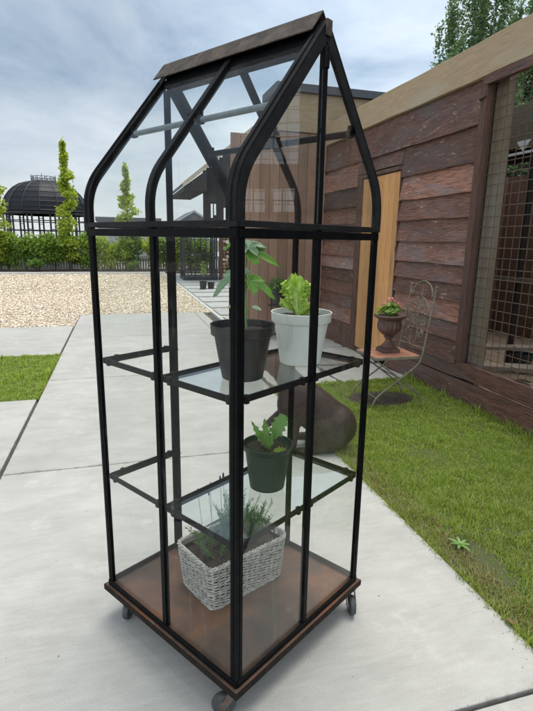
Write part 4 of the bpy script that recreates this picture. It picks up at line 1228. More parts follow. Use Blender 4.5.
# ================================================================== iron chair with urn
ch = thing('folding_chair', 'weathered iron folding garden chair with scrolled back and rusty seat on the lawn', 'chair', (2.44, 4.17, -.01))
def Cc(p): return (p[0]-2.44, p[1]-4.17, p[2]+.01)
def ctube(pts, r, name, mat=M['chair_iron'], n=8, closed=False):
    q = MB(); q.tube([Cc(p) for p in pts], r, n, closed); return q.build(name, mat, ch, smooth='auto')
def smoothpath(pts, it=2):
    pts = [Vector(p) for p in pts]
    for _ in range(it):
        o = [pts[0]]
        for a, c in zip(pts, pts[1:]): o += [a.lerp(c,.25), a.lerp(c,.75)]
        o.append(pts[-1]); pts = o
    return pts
YN, YF = 3.965, 4.375
xF, xR = 2.19, 2.71   # front foot, rear foot
bk0 = lambda y, t: Vector((2.665+.10*t, y, .47+.66*t))
for (y, s) in ((YN, -1), (YF, 1)):
    ctube(smoothpath([(xF-.005,y,0),(xF+.005,y,.045),(xF+.05,y,.11),(2.50,y,.285),(2.645,y,.39),(2.672,y,.47),tuple(bk0(y,.5)),tuple(bk0(y,.93))]), .0085, 'leg')
    yi = y - s*.02
    ctube(smoothpath([(xR+.01,yi,0),(xR-.005,yi,.06),(xR-.07,yi,.125),(2.42,yi,.29),(2.25,yi,.40),(2.215,yi,.445)]), .0075, 'leg')
ctube([(2.455,YN,.262),(2.455,YF,.262)], .0065, 'stretcher'); ctube([(xF+.03,YN,.085),(xF+.03,YF,.085)], .006, 'stretcher'); ctube([(xR-.03,YN+.02,.095),(xR-.03,YF-.02,.095)], .006, 'stretcher')
# seat: rusty slab in an angle rim
q = MB(); q.box(Cc((2.20,YN+.012,.452)), Cc((2.655,YF-.012,.470))); q.build('seat', M['seat'], ch, bevel=.004)
q = MB()
for (a, c) in (((2.197,YN+.006,.453),(2.658,YN+.006,.453)), ((2.197,YF-.006,.453),(2.658,YF-.006,.453)), ((2.194,YN+.012,.453),(2.194,YF-.012,.453)), ((2.661,YN+.012,.453),(2.661,YF-.012,.453))):
    q.bar(Cc(a), Cc(c), .010, .022)
q.build('seat_rim', M['chair_iron'], ch)
ym = (YN+YF)/2
def bp(dy, t): p = bk0(ym+dy, t); return tuple(p)
hw = (YF-YN)/2
# back: arch, lower rail, uprights' knobs, scrollwork
ctube([bp(hw*math.cos(PI*i/20)*.82, .80+.22*math.sin(PI*i/20)) for i in range(21)], .0065, 'back_frame')
ctube([bp(-hw*.97,.88), bp(-hw*.82,.80)], .006, 'back_frame'); ctube([bp(hw*.97,.88), bp(hw*.82,.80)], .006, 'back_frame')
ctube([bp(-hw,.10), bp(hw,.10)], .006, 'back_frame')
for s in (-1, 1):
    q = MB(); q.sphere(Cc(tuple(bk0(ym+s*hw,.955))), .013, 10, 8); q.build('knob', M['chair_iron'], ch, smooth=True)
def spiral(cy, ct, r0, turns, a0, s=1, n=22, tend=None):
    pts = []
    for i in range(n+1):
        u = i/n; r = r0*(1-.75*u); a = a0 + s*turns*2*PI*u
        pts.append(bp(cy + r*math.cos(a), ct + r*math.sin(a)/.66))
    return pts
sg = MB()
def add(pts, r=.0045): sg.tube([Cc(p) for p in pts], r, 6)
add([bp(.055*math.sin(2*PI*i/24), .25+.155*math.cos(2*PI*i/24)) for i in range(25)])
for s in (-1, 1):
    add([bp(s*(.125-.10*math.cos(PI*i/16)*1.0), .34+.42*i/16) for i in range(17)])
    add([bp(s*(.02+.15*math.sin(PI*i/16)), .80-.40*i/16) for i in range(17)])
    add(spiral(s*.105, .46, .050, 1.3, PI if s > 0 else 0, -s)); add(spiral(s*.115, .30, .045, 1.3, PI if s > 0 else 0, s))
    add(spiral(s*.055, .74, .040, 1.2, -PI/2, s)); add(spiral(s*.075, .60, .03, 1.1, PI/2, s))
    for (dy, t_) in ((.10,.46),(.12,.31),(.055,.75),(.08,.40),(.14,.42),(.035,.66),(.10,.68)):
        sg.sphere(Cc(bp(s*dy, t_)), (.006,.014,.017), 8, 6)
add([bp(0,.40), bp(0,.95)])
for t_ in (.40,.52,.62,.83): sg.sphere(Cc(bp(0,t_)), (.007,.013,.02), 8, 6)
sg.build('scrollwork', M['chair_iron'], ch, smooth='auto')
ur = thing('flower_urn', 'rusty footed urn with a pink-flowered plant standing on the chair seat', 'urn', (2.435, 4.19, .4605))
q = MB(); q.box((-.085,-.085,0),(.085,.085,.045)); q.box((-.072,-.072,.0455),(.072,.072,.058))
q.build('plinth', M['urn'], ur, bevel=.005)
q = MB(); fl = lambda i, a: 1+ (.035*math.cos(a*16) if 9 <= i <= 14 else 0)
q.lathe([(.066,.0585),(.068,.068),(.060,.078),(.045,.090),(.032,.105),(.027,.125),(.029,.140),(.043,.148),(.045,.158),(.038,.165),(.062,.180),(.090,.205),(.108,.235),(.112,.262),(.108,.29),(.106,.315),(.112,.325),(.132,.338),(.150,.350),(.153,.362),(.147,.370),(.135,.368),(.112,.352),(.0,.340)], n=96, cap1=False, flute=fl)
q.build('bowl', M['urn'], ur, smooth='auto')
gl = []
for _ in range(40):
    a = random.uniform(0,2*PI); r = random.uniform(.01,.12); gl.append((r*math.cos(a), r*math.sin(a), .37+random.uniform(0,.095)*(1-r*3.4)+.015))
q = MB(); qs = MB()
for (x, y, z) in gl:
    n_ = Vector((x*4+random.uniform(-.5,.5), y*4+random.uniform(-.5,.5), 1)).normalized(); t1 = n_.orthogonal().normalized(); t2 = n_.cross(t1); s_ = random.uniform(.024,.038)
    vs = [Vector((x,y,z))-n_*.006]; k = 12
    for i in range(k):
        a = 2*PI*i/k; rr = s_*(1+.13*math.cos(a*5)) ; vs.append(Vector((x,y,z))+(t1*math.cos(a)+t2*math.sin(a))*rr + n_*.004*math.cos(a*3))
    q.add(vs, [(0,1+i,1+(i+1) % k) for i in range(k)])
    qs.tube([(x*.3,y*.3,.34),(x*.8,y*.8,z*.6+.14),(x,y,z-.006)], .0018, 5)
q.build('leaf', M['flower_leaf'], ur, smooth=True, fix=False); 
for (cx, cy, cz) in ((-.03,-.04,.515), (-.075,-.01,.475), (.05,-.05,.462)):
    fl_ = MB(); nfl = 26 if cz > .5 else 8
    for _ in range(nfl):
        p = Vector((cx+random.gauss(0,.014), cy+random.gauss(0,.014), cz+random.gauss(0,.010)))
        d = Vector((random.gauss(0,1), random.gauss(0,1)-.5, random.gauss(.6,.6))).normalized(); t1 = d.orthogonal().normalized(); t2 = d.cross(t1)
        fl_.add([p+t1*.010, p+t2*.010+d*.003, p-t1*.010, p-t2*.010+d*.003], [(0,1,2,3)])
    fl_.build('flower', M['petal'], ur, fix=False); qs.tube([(cx*.3,cy*.3,.34),(cx*.8,cy*.8,.42),(cx,cy,cz)], .0022, 5)
qs.build('stem', M['stem'], ur)

# ================================================================== the brown dog behind the case
dg = thing('dog', 'chocolate brown dog sitting on the path edge behind the case, facing left', 'dog', (1.43, 3.225, .001), R(163.7)); dg.scale = (1.08,)*3
db = MB()
def blob(path, n=9):
    """string of spheres interpolated along (x,y,z,r) stations"""
    for a, c in zip(path, path[1:]):
        for i in range(n+1):
            t = i/n; p = [a[k]+(c[k]-a[k])*t for k in range(4)]
            db.sphere(p[:3], p[3], 14, 10)
def ell(c, r, ry=0):
    db.sphere(c, r, 20, 14, Matrix.Rotation(ry, 4, 'Y'))
ell((-.02,0,.160), (.172,.160,.160), R(-15))             # rump
blob([(.0,0,.20,.135),(.12,0,.305,.128),(.235,0,.385,.122)])   # back to shoulders
ell((.255,0,.335), (.100,.105,.150), R(-15))               # chest
blob([(.245,0,.43,.092),(.33,0,.535,.072),(.40,0,.60,.070)])   # neck
ell((.43,0,.605), (.085,.070,.068))                        # skull
blob([(.46,0,.595,.052),(.525,0,.565,.042),(.565,0,.55,.036)], 5)   # muzzle
for s in (-1, 1):
    ell((.02,s*.115,.125), (.135,.055,.120), R(-25))        # thigh
    blob([(.03,s*.135,.06,.036),(.10,s*.135,.028,.028),(.185,s*.135,.022,.026)], 6)  # hind foot lying flat
    ell((.205,s*.135,.022), (.038,.030,.022))
# standing near foreleg
blob([(.245,.065,.30,.062),(.238,.068,.18,.038),(.242,.070,.07,.028),(.246,.070,.03,.027)])
ell((.266,.070,.021), (.042,.030,.021))
# far foreleg lifted, paw held forward
blob([(.265,-.065,.30,.058),(.315,-.060,.225,.036),(.375,-.055,.180,.027),(.415,-.055,.140,.025)])
ell((.428,-.055,.128), (.033,.026,.024), R(35))
ell((.10,0,.235), (.17,.130,.120), R(-35))              # belly fill
body = db.build('body', M['dog'], dg, smooth=True, fix=False)
rm2 = body.modifiers.new('skin', 'REMESH'); rm2.mode = 'VOXEL'; rm2.voxel_size = .009; rm2.use_smooth_shade = True
sm2 = body.modifiers.new('smooth', 'SMOOTH'); sm2.factor = .6; sm2.iterations = 9
bpy.context.view_layer.update()
_ev = body.evaluated_get(bpy.context.evaluated_depsgraph_get()); _me = _ev.to_mesh(); _me.calc_loop_triangles()
_co = np.empty(len(_me.vertices)*3, np.float32); _me.vertices.foreach_get('co', _co); _co = _co.reshape(-1,3)
_tr = np.empty(len(_me.loop_triangles)*3, np.int32); _me.loop_triangles.foreach_get('vertices', _tr); _tr = _tr.reshape(-1,3)
_ev.to_mesh_clear()
p0_, p1_, p2_ = _co[_tr[:,0]], _co[_tr[:,1]], _co[_tr[:,2]]
nn_ = np.cross(p1_-p0_, p2_-p0_); ar_ = np.linalg.norm(nn_, axis=1)+1e-12; nn_ = nn_/ar_[:,None]
ns_ = 70000; pk = rng.choice(len(_tr), ns_, p=ar_/ar_.sum()); u_, v_ = rng.random((2, ns_, 1)); fl_m = (u_+v_) > 1; u_ = np.where(fl_m, 1-u_, u_); v_ = np.where(fl_m, 1-v_, v_)
P_ = p0_[pk]*(1-u_-v_)+p1_[pk]*u_+p2_[pk]*v_; N_ = nn_[pk]
fl_d = np.array([-.55,0,-.8]) + rng.normal(size=(ns_,3))*.22; fl_d -= N_*(fl_d*N_).sum(1, keepdims=True); fl_d /= np.linalg.norm(fl_d, axis=1, keepdims=True)+1e-9
sd_ = np.cross(fl_d, N_)*.0006; ln_ = rng.uniform(.010,.020,(ns_,1))
b_s = P_-N_*.001; tip_ = P_+fl_d*ln_+N_*ln_*.22
fast_mesh('coat', np.stack([b_s-sd_, b_s+sd_, tip_], 1).reshape(-1,3), 3, M['coat'], dg)
for s in (-1, 1):
    q = MB(); q.sphere((0,0,0), (.036,.012,.060), 14, 10, Matrix.Rotation(R(12), 4, 'Y'))
    e = q.build('ear', M['dog'], dg, smooth=True); e.location = (.395, s*.074, .572); e.rotation_euler = (s*R(-10), 0, 0)
    q = MB(); q.sphere((.494, s*.040, .622), .009, 10, 8); q.build('eye', M['nose'], dg, smooth=True)
q = MB(); q.sphere((.598,0,.562), (.014,.018,.013), 12, 8); q.build('nose', M['nose'], dg, smooth=True)

# ================================================================== things further back
# iron cage at the far end of the paving
cg = thing('garden_cage', 'black iron mesh garden cage at the far end of the paving strip', 'cage', (2.85, 19.2, 0))
def put(mb, name, mat, root, **k):
    l = Vector(root.location); mb.v = [tuple(Vector(p)-l) for p in mb.v]
    return mb.build(name, mat, root, **k)
x0, x1, y0, y1 = 2.26, 3.44, 18.6, 19.8
q = MB(); q.box((x0-.04,y0-.04,0),(x1+.04,y1+.04,.12)); put(q, 'base', M['blackiron'], cg, bevel=.01)
for (x, y) in ((x0,y0),(x1,y0),(x0,y1),(x1,y1)):
    q = MB(); q.box((x-.03,y-.03,.121),(x+.03,y+.03,1.92)); put(q, 'post', M['blackiron'], cg)
q = MB()
for z in (.35,.95,1.45,1.86):
    for (a, c) in (((x0,y0),(x1,y0)),((x0,y1),(x1,y1)),((x0,y0),(x0,y1)),((x1,y0),(x1,y1))): q.bar((a[0],a[1],z),(c[0],c[1],z),.03,.03)
put(q, 'rail', M['blackiron'], cg)
q = MB()
for k in range(1, 9):
    t = k/9
    for (a, c) in (((x0,y0),(x1,y0)),((x0,y1),(x1,y1)),((x0,y0),(x0,y1)),((x1,y0),(x1,y1))):
        X, Y = a[0]+(c[0]-a[0])*t, a[1]+(c[1]-a[1])*t; q.tube([(X,Y,.12),(X,Y,1.86)], .007 if k % 3 else .02, 6)
put(q, 'bars', M['blackiron'], cg)
q = MB(); q.prism([(x0-.05,y0-.05,1.921),(x1+.05,y0-.05,1.921),((x0+x1)/2,y0-.05,1.99)], (0,y1-y0+.1,0)); put(q, 'roof', M['blackiron'], cg)
# two small pots on the paving
for i, (x, y, lab, h) in enumerate(((2.40, 15.25, 'small black pot with a thin whip sapling out on the far paving', .62), (2.66, 15.35, 'small empty-looking black pot beside the pot with the whip', 0))):
    r = thing('nursery_pot', lab, 'flower pot', (x, y, -.003), 0, 'black pots on the far paving')
    flower_pot(r, .115, .09, .24 if h else .2, M['pot_black'], .03)
    if h:
        q = MB(); q.tube([(0,0,.2),(.02,0,.5),(.04,0,.2+h)], .010, 6); q.build('stem', M['bark'], r)
        fast_mesh('foliage', tuft(90, (.03,0,.62), .10,.10,.22, .06), 4, M['hedge'], r)
# log store shed with overhanging gable roof
sh = thing('log_shed', 'far timber shed with overhanging gable roof and split-log wall', 'shed', (4.6, 20, 0))
q = MB(); 
q.box((3.03,19.0,2.0),(3.62,19.06,3.16)); 
for (a, c) in (((3.62,3.98),(1.95,3.8)), ((3.98,6.4),(3.0,4.4))): pass
# upper boarded gable with slit gaps
xg = 3.03
def ztop(x): return min(3.24+.79*(x-2.21), 3.24+.79*(5.0-2.21)) + .02
xk = 3.03
slits = {3.36:(2.25,2.75), 3.50:(2.35,2.75), 3.78:(2.15,2.62), 3.90:(2.10,2.80), 4.02:(2.1,2.5)}
bd = MB()
k = 0; x = 3.63
while x < 6.3:
    w = .125
    zt = ztop(x if x < 5 else 10-x)
    gap = None
    for sx, g_ in slits.items():
        if abs(sx-(x+w/2)) < .06: gap = g_
    if gap:
        bd.box((x,19.0,1.9),(x+w*.3,19.03,zt)); bd.box((x+w*.3+.001,19.0,gap[1]),(x+w-.004,19.03,zt)); bd.box((x+w*.3+.001,19.0,1.9),(x+w-.004,19.03,gap[0]))
    else: bd.box((x,19.0,1.9),(x+w-.004,19.03,zt))
    x += w
x = 3.03
while x < 3.62:
    zt = ztop(x); gap = None
    for sx, g_ in slits.items():
        if abs(sx-(x+.06)) < .055: gap = g_
    if gap: bd.box((x,19.0,gap[1]),(x+.116,19.03,zt)); bd.box((x,19.0,1.9),(x+.04,19.03,gap[1]-.002)); bd.box((x+.041,19.0,1.9),(x+.116,19.03,gap[0]))
    else: bd.box((x,19.0,1.9),(x+.116,19.03,zt))
    x += .12
put(bd, 'gable_boards', M['darkwood'], sh)
q = MB()
for s in (-1, 1):
    xe = 5.0 + s*2.79; 
    q.prism([(xe,18.1,3.24),(5.0,18.1,3.24+.79*2.79),(5.0,18.1,3.24+.79*2.79+.12),(xe,18.1,3.36)], (0,4.4,0)) if s < 0 else q.prism([(5.001,18.1,3.24+.79*2.79),(xe,18.1,3.24),(xe,18.1,3.36),(5.001,18.1,3.24+.79*2.79+.12)], (0,4.4,0))
put(q, 'roof', M['roof'], sh)
q = MB(); dy = .79*2.79
q.prism([(2.19,18.04,3.20),(5.0,18.04,3.20+dy+.02),(5.0,18.04,3.40+dy),(2.19,18.04,3.36)], (0,.055,0)); q.prism([(5.001,18.04,3.20+dy+.02),(7.8,18.04,3.20),(7.8,18.04,3.36),(5.001,18.04,3.40+dy)], (0,.055,0)); put(q, 'barge_board', M['barge'], sh)
q = MB(); q.prism([(2.24,18.1,3.10),(3.02,18.1,3.10),(3.02,18.1,3.80),(2.24,18.1,3.235)], (0,4.3,0)); put(q, 'soffit', M['darkwood'], sh)
q = MB(); q.box((3.60,18.86,0),(3.72,18.98,1.95)); put(q, 'post', M['redwood'], sh)
lg = MB()
z = .06
while z < 1.9:
    x = 3.76+random.uniform(0,.06)
    while x < 6.2:
        r = random.uniform(.045,.085); q2 = MB(); q2.lathe([(r,0),(r*.97,.35)], n=7); Rm = Matrix.Translation((x,18.80+random.uniform(0,.12),z+random.uniform(-.02,.02))) @ Matrix.Rotation(-PI/2,4,'X') @ Matrix.Rotation(random.uniform(0,6),4,'Z')
        lg.add([Rm @ Vector(p) for p in q2.v], q2.f); x += r*2.05
    z += .135
t = NT('split_logs'); c = t.ramp(t.rnd(), [(0,(.10,.06,.035)),(.4,(.25,.16,.09)),(.75,(.42,.31,.2)),(1,(.6,.52,.4))]); t.col(c); t.rough(.85); M['logs'] = t.m
o = put(lg, 'log_stack', M['logs'], sh); o['kind'] = 'stuff'
q = MB(); q.box((3.74,19.3,0),(6.3,19.36,1.9)); put(q, 'back_wall', M['darkwood'], sh)

# gazebo with black dome
gz = thing('domed_gazebo', 'black iron gazebo with rounded dome roof and railed top beyond the hedge', 'gazebo', (-3.43, 28, 0))
NG = 16
dm = MB(); prof = [(2.02,2.60),(2.05,2.66),(2.0,2.72),(1.98,2.86),(1.92,3.08),(1.81,3.30),(1.64,3.54),(1.42,3.75),(1.15,3.92),(.85,4.03),(.58,4.09),(.56,4.12),(0,4.14)]
dm.lathe(prof, n=NG, cap0=False, cap1=False)
t = NT('dome_panels'); v = t.coords()
br = t.new('ShaderNodeTexChecker')
wv_ = t.noise(v, 3, 5); t.col(t.ramp(wv_, [(.3,(.006,.007,.010)),(.7,(.013,.015,.020))])); t.rough(.5); t.b.inputs['Specular IOR Level'].default_value = .2; t.n.remove(br)
M['dome'] = t.m
dm.build('dome', M['dome'], gz)
q = MB()
for j in range(NG):
    a = 2*PI*j/NG
    q.tube([((r+.012)*math.cos(a), (r+.012)*math.sin(a), z) for r, z in prof[2:-2]], .022, 6)
for (r, z) in prof[3:-3:1]:
    q.tube([((r+.006)*math.cos(2*PI*j/NG), (r+.006)*math.sin(2*PI*j/NG), z) for j in range(NG)], .013, 5, True)
q.build('dome_ribs', M['blackiron'], gz)
q = MB(); q.lathe([(2.08,2.50),(2.10,2.56),(2.10,2.60),(1.9,2.60),(1.9,2.50)], n=NG); q.build('cornice', M['blackiron'], gz)
rl = MB()
for z in (4.16, 4.32):
    rl.tube([(.56*math.cos(2*PI*j/NG), .56*math.sin(2*PI*j/NG), z) for j in range(NG)], .014, 5, True)
for j in range(NG):
    a, a2 = 2*PI*j/NG, 2*PI*(j+1)/NG
    rl.tube([(.56*math.cos(a),.56*math.sin(a),4.1),(.56*math.cos(a),.56*math.sin(a),4.33 if j % 4 else 4.42)], .014, 5)
    rl.tube([(.56*math.cos(a),.56*math.sin(a),4.16),(.56*math.cos(a2),.56*math.sin(a2),4.32)], .007, 5)
rl.build('top_railing', M['blackiron'], gz)
for j in range(12):
    a = 2*PI*(j+.5)/12; q = MB()
    for da in (-.055, .055): q.tube([(1.93*math.cos(a+da),1.93*math.sin(a+da),0),(1.93*math.cos(a+da),1.93*math.sin(a+da),2.5)], .042, 6)
    for z in [.3+.3*i for i in range(8)]: q.tube([(1.93*math.cos(a-.055),1.93*math.sin(a-.055),z),(1.93*math.cos(a+.055),1.93*math.sin(a+.055),z)], .018, 5)
    q.build('column', M['blackiron'], gz)
q = MB()
for z in (.5, 1.0, 1.75, 2.2):
    q.tube([(1.93*math.cos(2*PI*j/24), 1.93*math.sin(2*PI*j/24), z) for j in range(24)], .024, 5, True)
for j in range(48):
    a = 2*PI*j/48; q.tube([(1.93*math.cos(a),1.93*math.sin(a),0),(1.93*math.cos(a),1.93*math.sin(a),1.0)], .012, 5)
q.build('rail', M['blackiron'], gz)
q = MB(); q.lathe([(.0,0),(2.1,0),(2.1,.12),(0,.12)], n=NG, cap0=False, cap1=False); q.build('plinth', M['paver'], gz)
# low fence behind the hedge
fe = thing('low_fence', 'low grey picket fence with white rail behind the hedge', 'fence', (-4, 25.3, 0))
q = MB(); q.box((-16,25.28,.50),(6,25.33,.64)); put(q, 'top_rail', M['white'], fe)
q = MB()
x = -16
while x < 6: q.box((x,25.331,.03),(x+.095,25.35,.50)); x += .12
put(q, 'picket_panel', M['picket'], fe)
# low dark building and small house in the distance
lb = thing('low_building', 'low dark-roofed building in the distance left of the case', 'building', (.2, 36, 0))
q = MB(); q.box((-1.25,34.2,0),(2.6,39,2.45)); put(q, 'wall', M['picket'], lb)
q = MB(); q.box((-1.35,34,2.46),(2.7,39.2,2.72)); put(q, 'roof', M['roof'], lb)
hs = thing('far_house', 'tiny grey gabled house in the distance beside the log shed', 'house', (4.6, 34, 0))
q = MB(); q.box((3.7,33,0),(5.6,37,2.55)); put(q, 'wall', M['house'], hs)
q = MB(); q.prism([(3.55,32.8,2.551),(5.75,32.8,2.551),(4.65,32.8,3.22)], (0,4.4,0)); put(q, 'roof', M['roof'], hs)
q = MB(); q.prism([(3.50,32.74,2.55),(4.65,32.74,3.25),(5.8,32.74,2.55),(5.6,32.74,2.55),(4.65,32.74,3.12),(3.7,32.74,2.55)], (0,.05,0)); put(q, 'barge_board', M['house'], hs)

# hedge plants: each with its own trunk and crown
def plant(name, label, cat, x, y, h, rx, z0, nl, ls, mat, group, trunk_r=.03, shape='bush', z_base=0.02):
    r = thing(name, label, cat, (x, y, z_base), 0, group)
    q = MB(); q.tube([(0,0,-.02),(.02,.01,h*.3),(-.01,.0,h*.75 if shape == 'bush' else h*.96)], [trunk_r, trunk_r*.8, trunk_r*.25], 7)
    pts = []
    if shape == 'bush':
        nb = 9
        for k in range(nb):
            a = random.uniform(0,2*PI); rr = rx*random.uniform(.15,.7); zz = random.uniform(z0+.12, h-.12)
            c = (rr*math.cos(a), rr*math.sin(a), zz)
            q.tube([(0,0,max(.05, zz-.35)), (c[0]*.6,c[1]*.6,zz-.12), c], [.012,.008,.003], 5)
            pts.append(tuft(nl//nb, c, rx*.62, rx*.62, (h-z0)*.26, ls))
    else:
        nb = int((h-z0)/.19)
        for k in range(nb):
            t = (k+.5)/nb; zz = z0+(h-z0)*t
            env = rx*(.55+.45*math.sin(PI*min(1,.2+t*.9)))*(1 if t < .7 else 1-.86*((t-.7)/.3))
            for _ in range(2):
                a = random.uniform(0,2*PI); rr = env*random.uniform(.2,.75)
                c = (rr*math.cos(a), rr*math.sin(a), zz+random.uniform(-.1,.1))
                q.tube([(0,0,max(.1, zz-.3)), c], [.010,.003], 5)
                pts.append(tuft(max(8, int(nl/nb/2*random.uniform(.5,1.4))), c, env*.55, env*.55, .17, ls))
        pts.append(tuft(26, (0,0,h), .03,.03,.22, ls*.8))
    q.build('trunk', M['bark'], r, smooth='auto')
    fast_mesh('crown', np.concatenate(pts), 4, mat, r)
    return r
HG = 'hedge plants in a row beyond the gravel'
for i in range(21):
    x = -8.2 + .60*i + random.uniform(-.07,.07)
    dk = random.random() < .3
    plant('hedge_plant', 'leafy green hedge plant in the row beyond the gravel yard', 'shrub', x, 24.25+random.uniform(-.12,.12), random.uniform(1.42,1.66), .56, .24, 1900, .125, M['hedge'] if dk else M['hedge_yellow'] if random.random() < .45 else M['hedge'], HG, .035)
plant('round_shrub', 'small round bright green shrub low in front of the hedge', 'shrub', -3.45, 23.45, .58, .34, .10, 700, .07, M['box'], None, .02)
plant('round_shrub', 'small round shrub seen low through the left lower pane', 'shrub', .55, 23.5, .52, .30, .08, 600, .07, M['box'], None, .02)
plant('columnar_tree', 'slender columnar young tree standing clear in front of the dome', 'tree', -2.10, 24.1, 5.35, .50, .55, 4600, .135, M['hedge_yellow'], None, .05, 'col')
plant('columnar_tree', 'slender columnar young tree cut by the left picture edge', 'tree', -4.92, 24.1, 4.6, .52, .45, 4000, .13, M['hedge_yellow'], None, .05, 'col')
plant('columnar_tree', 'slender columnar young tree seen through the left glass panes', 'tree', .42, 24.1, 4.5, .50, .5, 3900, .13, M['hedge_yellow'], None, .05, 'col')
# poplars above the shed roof
def poplar(label, x, y, h, rb, seed, z0=1.5, nb=52):
    rr = random.Random(seed)
    r = thing('poplar_tree', label, 'tree', (x, y, -.1))
    q = MB(); q.tube([(0,0,0),(.05,0,h*.5),(0,.05,h*.95)], [.22,.14,.03], 9)
    pts = []
    for k in range(nb):
        a = k*2.4+rr.uniform(-.3,.3); o_ = rb*math.sqrt(rr.random()); zt = h*(1-.52*(o_/rb)**1.1)*rr.uniform(.9,1.03)
        zb = max(z0, zt-rr.uniform(3.0,5.0)); out = o_
        P0 = Vector((0,0,max(1, zb-1.2))); P1 = Vector((out*.8*math.cos(a), out*.8*math.sin(a), zb+.3)); P2 = Vector((out*math.cos(a), out*math.sin(a), zt))
        c = curve(P0, P1, P2, 8); q.tube(c, [.022-.0022*i for i in range(9)], 5)
        npt = 1100
        tt = rng.uniform(.25, 1.0, npt); cc = np.array([tuple(p) for p in c]); idx = tt*8; i0 = np.clip(idx.astype(int), 0, 7); f_ = (idx-i0)[:,None]
        p = cc[i0]*(1-f_)+cc[i0+1]*f_
        w = (.42*(1.08-tt))[:,None]
        # clump the leaves along side twigs
        cl_ = rng.normal(size=(70,3))*.5; pick = rng.integers(0,70,npt)
        p = p + (cl_[pick]*w*1.4) + rng.normal(size=(npt,3))*np.array([.07,.07,.11])
        pts.append(leafquads(p, .105))
    q.build('trunk', M['bark'], r, smooth='auto')
    fast_mesh('crown', np.concatenate(pts), 4, M['poplar'], r)
poplar('tall dense poplar rising behind the aviary, its left crown against the sky', 11.3, 15.2, 12.5, 2.1, 5)
poplar('tall poplar at the right picture edge behind the aviary', 13.8, 15.0, 13.2, 1.9, 9)
# leafy branch mass glimpsed over the shelter header
plant('shrub_behind_aviary', 'bush glimpsed through the mesh above the shelter header', 'shrub', 7.2, 7.9, 4.25, 1.0, 1.8, 3600, .07, M['poplar'], None, .06)

# ================================================================== camera, light, sky
cam = bpy.data.cameras.new('camera'); co = bpy.data.objects.new('camera', cam); COL.objects.link(co)
cam.sensor_fit = 'VERTICAL'; cam.sensor_height = 24; cam.sensor_width = 18
cam.lens = 500.45/711*24; cam.clip_start = .02; cam.clip_end = 1500
yaw, pit, rol = R(16.26), R(13.04), R(.964)
rt = Vector((math.cos(yaw), -math.sin(yaw), 0)); fl = Vector((math.sin(yaw), math.cos(yaw), 0))
fw = fl*math.cos(pit) - Vector((0,0,math.sin(pit))); up = fl*math.sin(pit) + Vector((0,0,math.cos(pit)))
r2 = rt*math.cos(rol) + up*math.sin(rol); u2 = up*math.cos(rol) - rt*math.sin(rol)
mt = Matrix((r2, u2, -fw)).transposed().to_4x4(); mt.translation = (0, 0, 1.5)
co.matrix_world = mt
S.camera = co
SUN_EL, SUN_AZ = R(74), R(50)      # azimuth clockwise from +Y
sn = bpy.data.lights.new('sun', 'SUN'); sn.energy = 2.0; sn.angle = R(40); sn.color = (1,.965,.91)
so_ = bpy.data.objects.new('sun', sn); COL.objects.link(so_)
sd = Vector((math.sin(SUN_AZ)*math.cos(SUN_EL), math.cos(SUN_AZ)*math.cos(SUN_EL), math.sin(SUN_EL)))
so_.rotation_euler = sd.to_track_quat('Z', 'Y').to_euler(); so_.location = (5, 8, 14)
w = bpy.data.worlds.new('World'); S.world = w; w.use_nodes = True
nt = w.node_tree; N = nt.nodes; Lk = nt.links
bg = N['Background']; bg.inputs['Strength'].default_value = .1
sky = N.new('ShaderNodeTexSky'); sky.sky_type = 'NISHITA'; sky.sun_disc = False; sky.sun_elevation = SUN_EL; sky.sun_rotation = SUN_AZ
tc = N.new('ShaderNodeTexCoord'); sx = N.new('ShaderNodeSeparateXYZ'); Lk.new(tc.outputs['Generated'], sx.inputs[0])
def mth(op, a, c=None):
    m = N.new('ShaderNodeMath'); m.operation = op
    for s, v in ((m.inputs[0], a), (m.inputs[1], c)):
        if v is None: continue
        if hasattr(v, 'links'): Lk.new(v, s)
        else: s.default_value = v
    return m.outputs[0]
zz = mth('ADD', mth('MAXIMUM', sx.outputs['Z'], 0.0), .22)
cb = N.new('ShaderNodeCombineXYZ'); Lk.new(mth('DIVIDE', sx.outputs['X'], zz), cb.inputs[0]); Lk.new(mth('DIVIDE', sx.outputs['Y'], zz), cb.inputs[1])
def wnoise(scale, detail, rough, off, dist=.0):
    mp = N.new('ShaderNodeMapping'); mp.inputs['Location'].default_value = off; Lk.new(cb.outputs[0], mp.inputs['Vector'])
    n_ = N.new('ShaderNodeTexNoise'); n_.inputs['Scale'].default_value = scale; n_.inputs['Detail'].default_value = detail; n_.inputs['Roughness'].default_value = rough; n_.inputs['Distortion'].default_value = dist
    Lk.new(mp.outputs[0], n_.inputs['Vector']); return n_.outputs['Fac']
def wramp(f, stops):
    r_ = N.new('ShaderNodeValToRGB'); e = r_.color_ramp.elements
    while len(e) < len(stops): e.new(.5)
    for el, (p, c) in zip(e, stops): el.position = p; el.color = (c,c,c,1) if isinstance(c,(int,float)) else (*c,1)
    Lk.new(f, r_.inputs['Fac']); return r_.outputs['Color']
def wmix(f, a, c):
    m = N.new('ShaderNodeMix'); m.data_type = 'RGBA'
    for s, v in ((m.inputs[0], f), (m.inputs[6], a), (m.inputs[7], c)):
        if hasattr(v, 'links'): Lk.new(v, s)
        elif isinstance(v, (int,float)): s.default_value = v
        else: s.default_value = (*v, 1)
    return m.outputs[2]
def wscale(c, k):
    m = N.new('ShaderNodeVectorMath'); m.operation = 'SCALE'; m.inputs['Scale'].default_value = k; Lk.new(c, m.inputs[0]); return m.outputs[0]
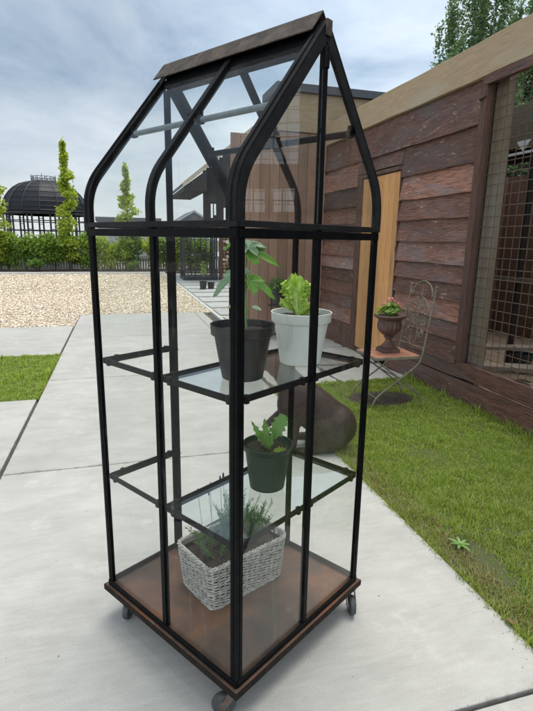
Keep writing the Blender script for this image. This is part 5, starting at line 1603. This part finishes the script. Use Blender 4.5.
def wscale2(c, k):
    m = N.new('ShaderNodeVectorMath'); m.operation = 'SCALE'; Lk.new(k, m.inputs['Scale']); Lk.new(c, m.inputs[0]); return m.outputs[0]
big = wnoise(.55, 6, .5, (3.1, .4, 0), .3); fine = wnoise(1.7, 9, .58, (1.3, 7.7, 2), .4)
f1 = wramp(mth('ADD', mth('MULTIPLY', big, .6), mth('MULTIPLY', fine, .4)), [(.43, 0), (.62, 1)])
# ramp colours must stay in 0..1: scaled by ten after
greyc = wramp(fine, [(.3, (.29,.385,.50)), (.7, (.44,.54,.66))])
white = wramp(big, [(.3, (.56,.65,.73)), (.7, (.86,.90,.93))])
cl_ = wmix(f1, greyc, white)
hz = wramp(sx.outputs['Z'], [(.0, 1), (.26, 0)])
cl_ = wmix(mth('MULTIPLY', hz, .75), cl_, (.81,.85,.865))
# unseen sky behind and left of the viewer, brightened to fill wall and door
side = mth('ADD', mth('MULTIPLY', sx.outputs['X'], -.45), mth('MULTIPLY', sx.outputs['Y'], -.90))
sky_boost = mth('ADD', 1.0, mth('MULTIPLY', wramp(side, [(.22, 0), (.80, 1)]), 2.2))
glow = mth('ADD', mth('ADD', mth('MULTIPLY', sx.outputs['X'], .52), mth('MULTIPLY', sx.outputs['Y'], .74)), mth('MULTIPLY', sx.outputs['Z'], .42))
sky_boost = mth('ADD', sky_boost, mth('MULTIPLY', wramp(glow, [(.84, 0), (.97, 1)]), .42))
cl_ = wscale2(cl_, sky_boost)
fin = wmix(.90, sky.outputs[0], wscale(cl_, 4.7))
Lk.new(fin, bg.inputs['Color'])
S.view_settings.view_transform = 'Standard'; S.view_settings.look = 'None'; S.view_settings.gamma = 1; S.view_settings.exposure = 1.08
S.view_settings.use_curve_mapping = False
S.render.engine = 'CYCLES'
cy = S.cycles; cy.max_bounces = 14; cy.transparent_max_bounces = 48; cy.diffuse_bounces = 3; cy.glossy_bounces = 5; cy.transmission_bounces = 6
cy.use_denoising = True; cy.caustics_reflective = False; cy.caustics_refractive = False
cy.use_adaptive_sampling = True; cy.adaptive_threshold = .015
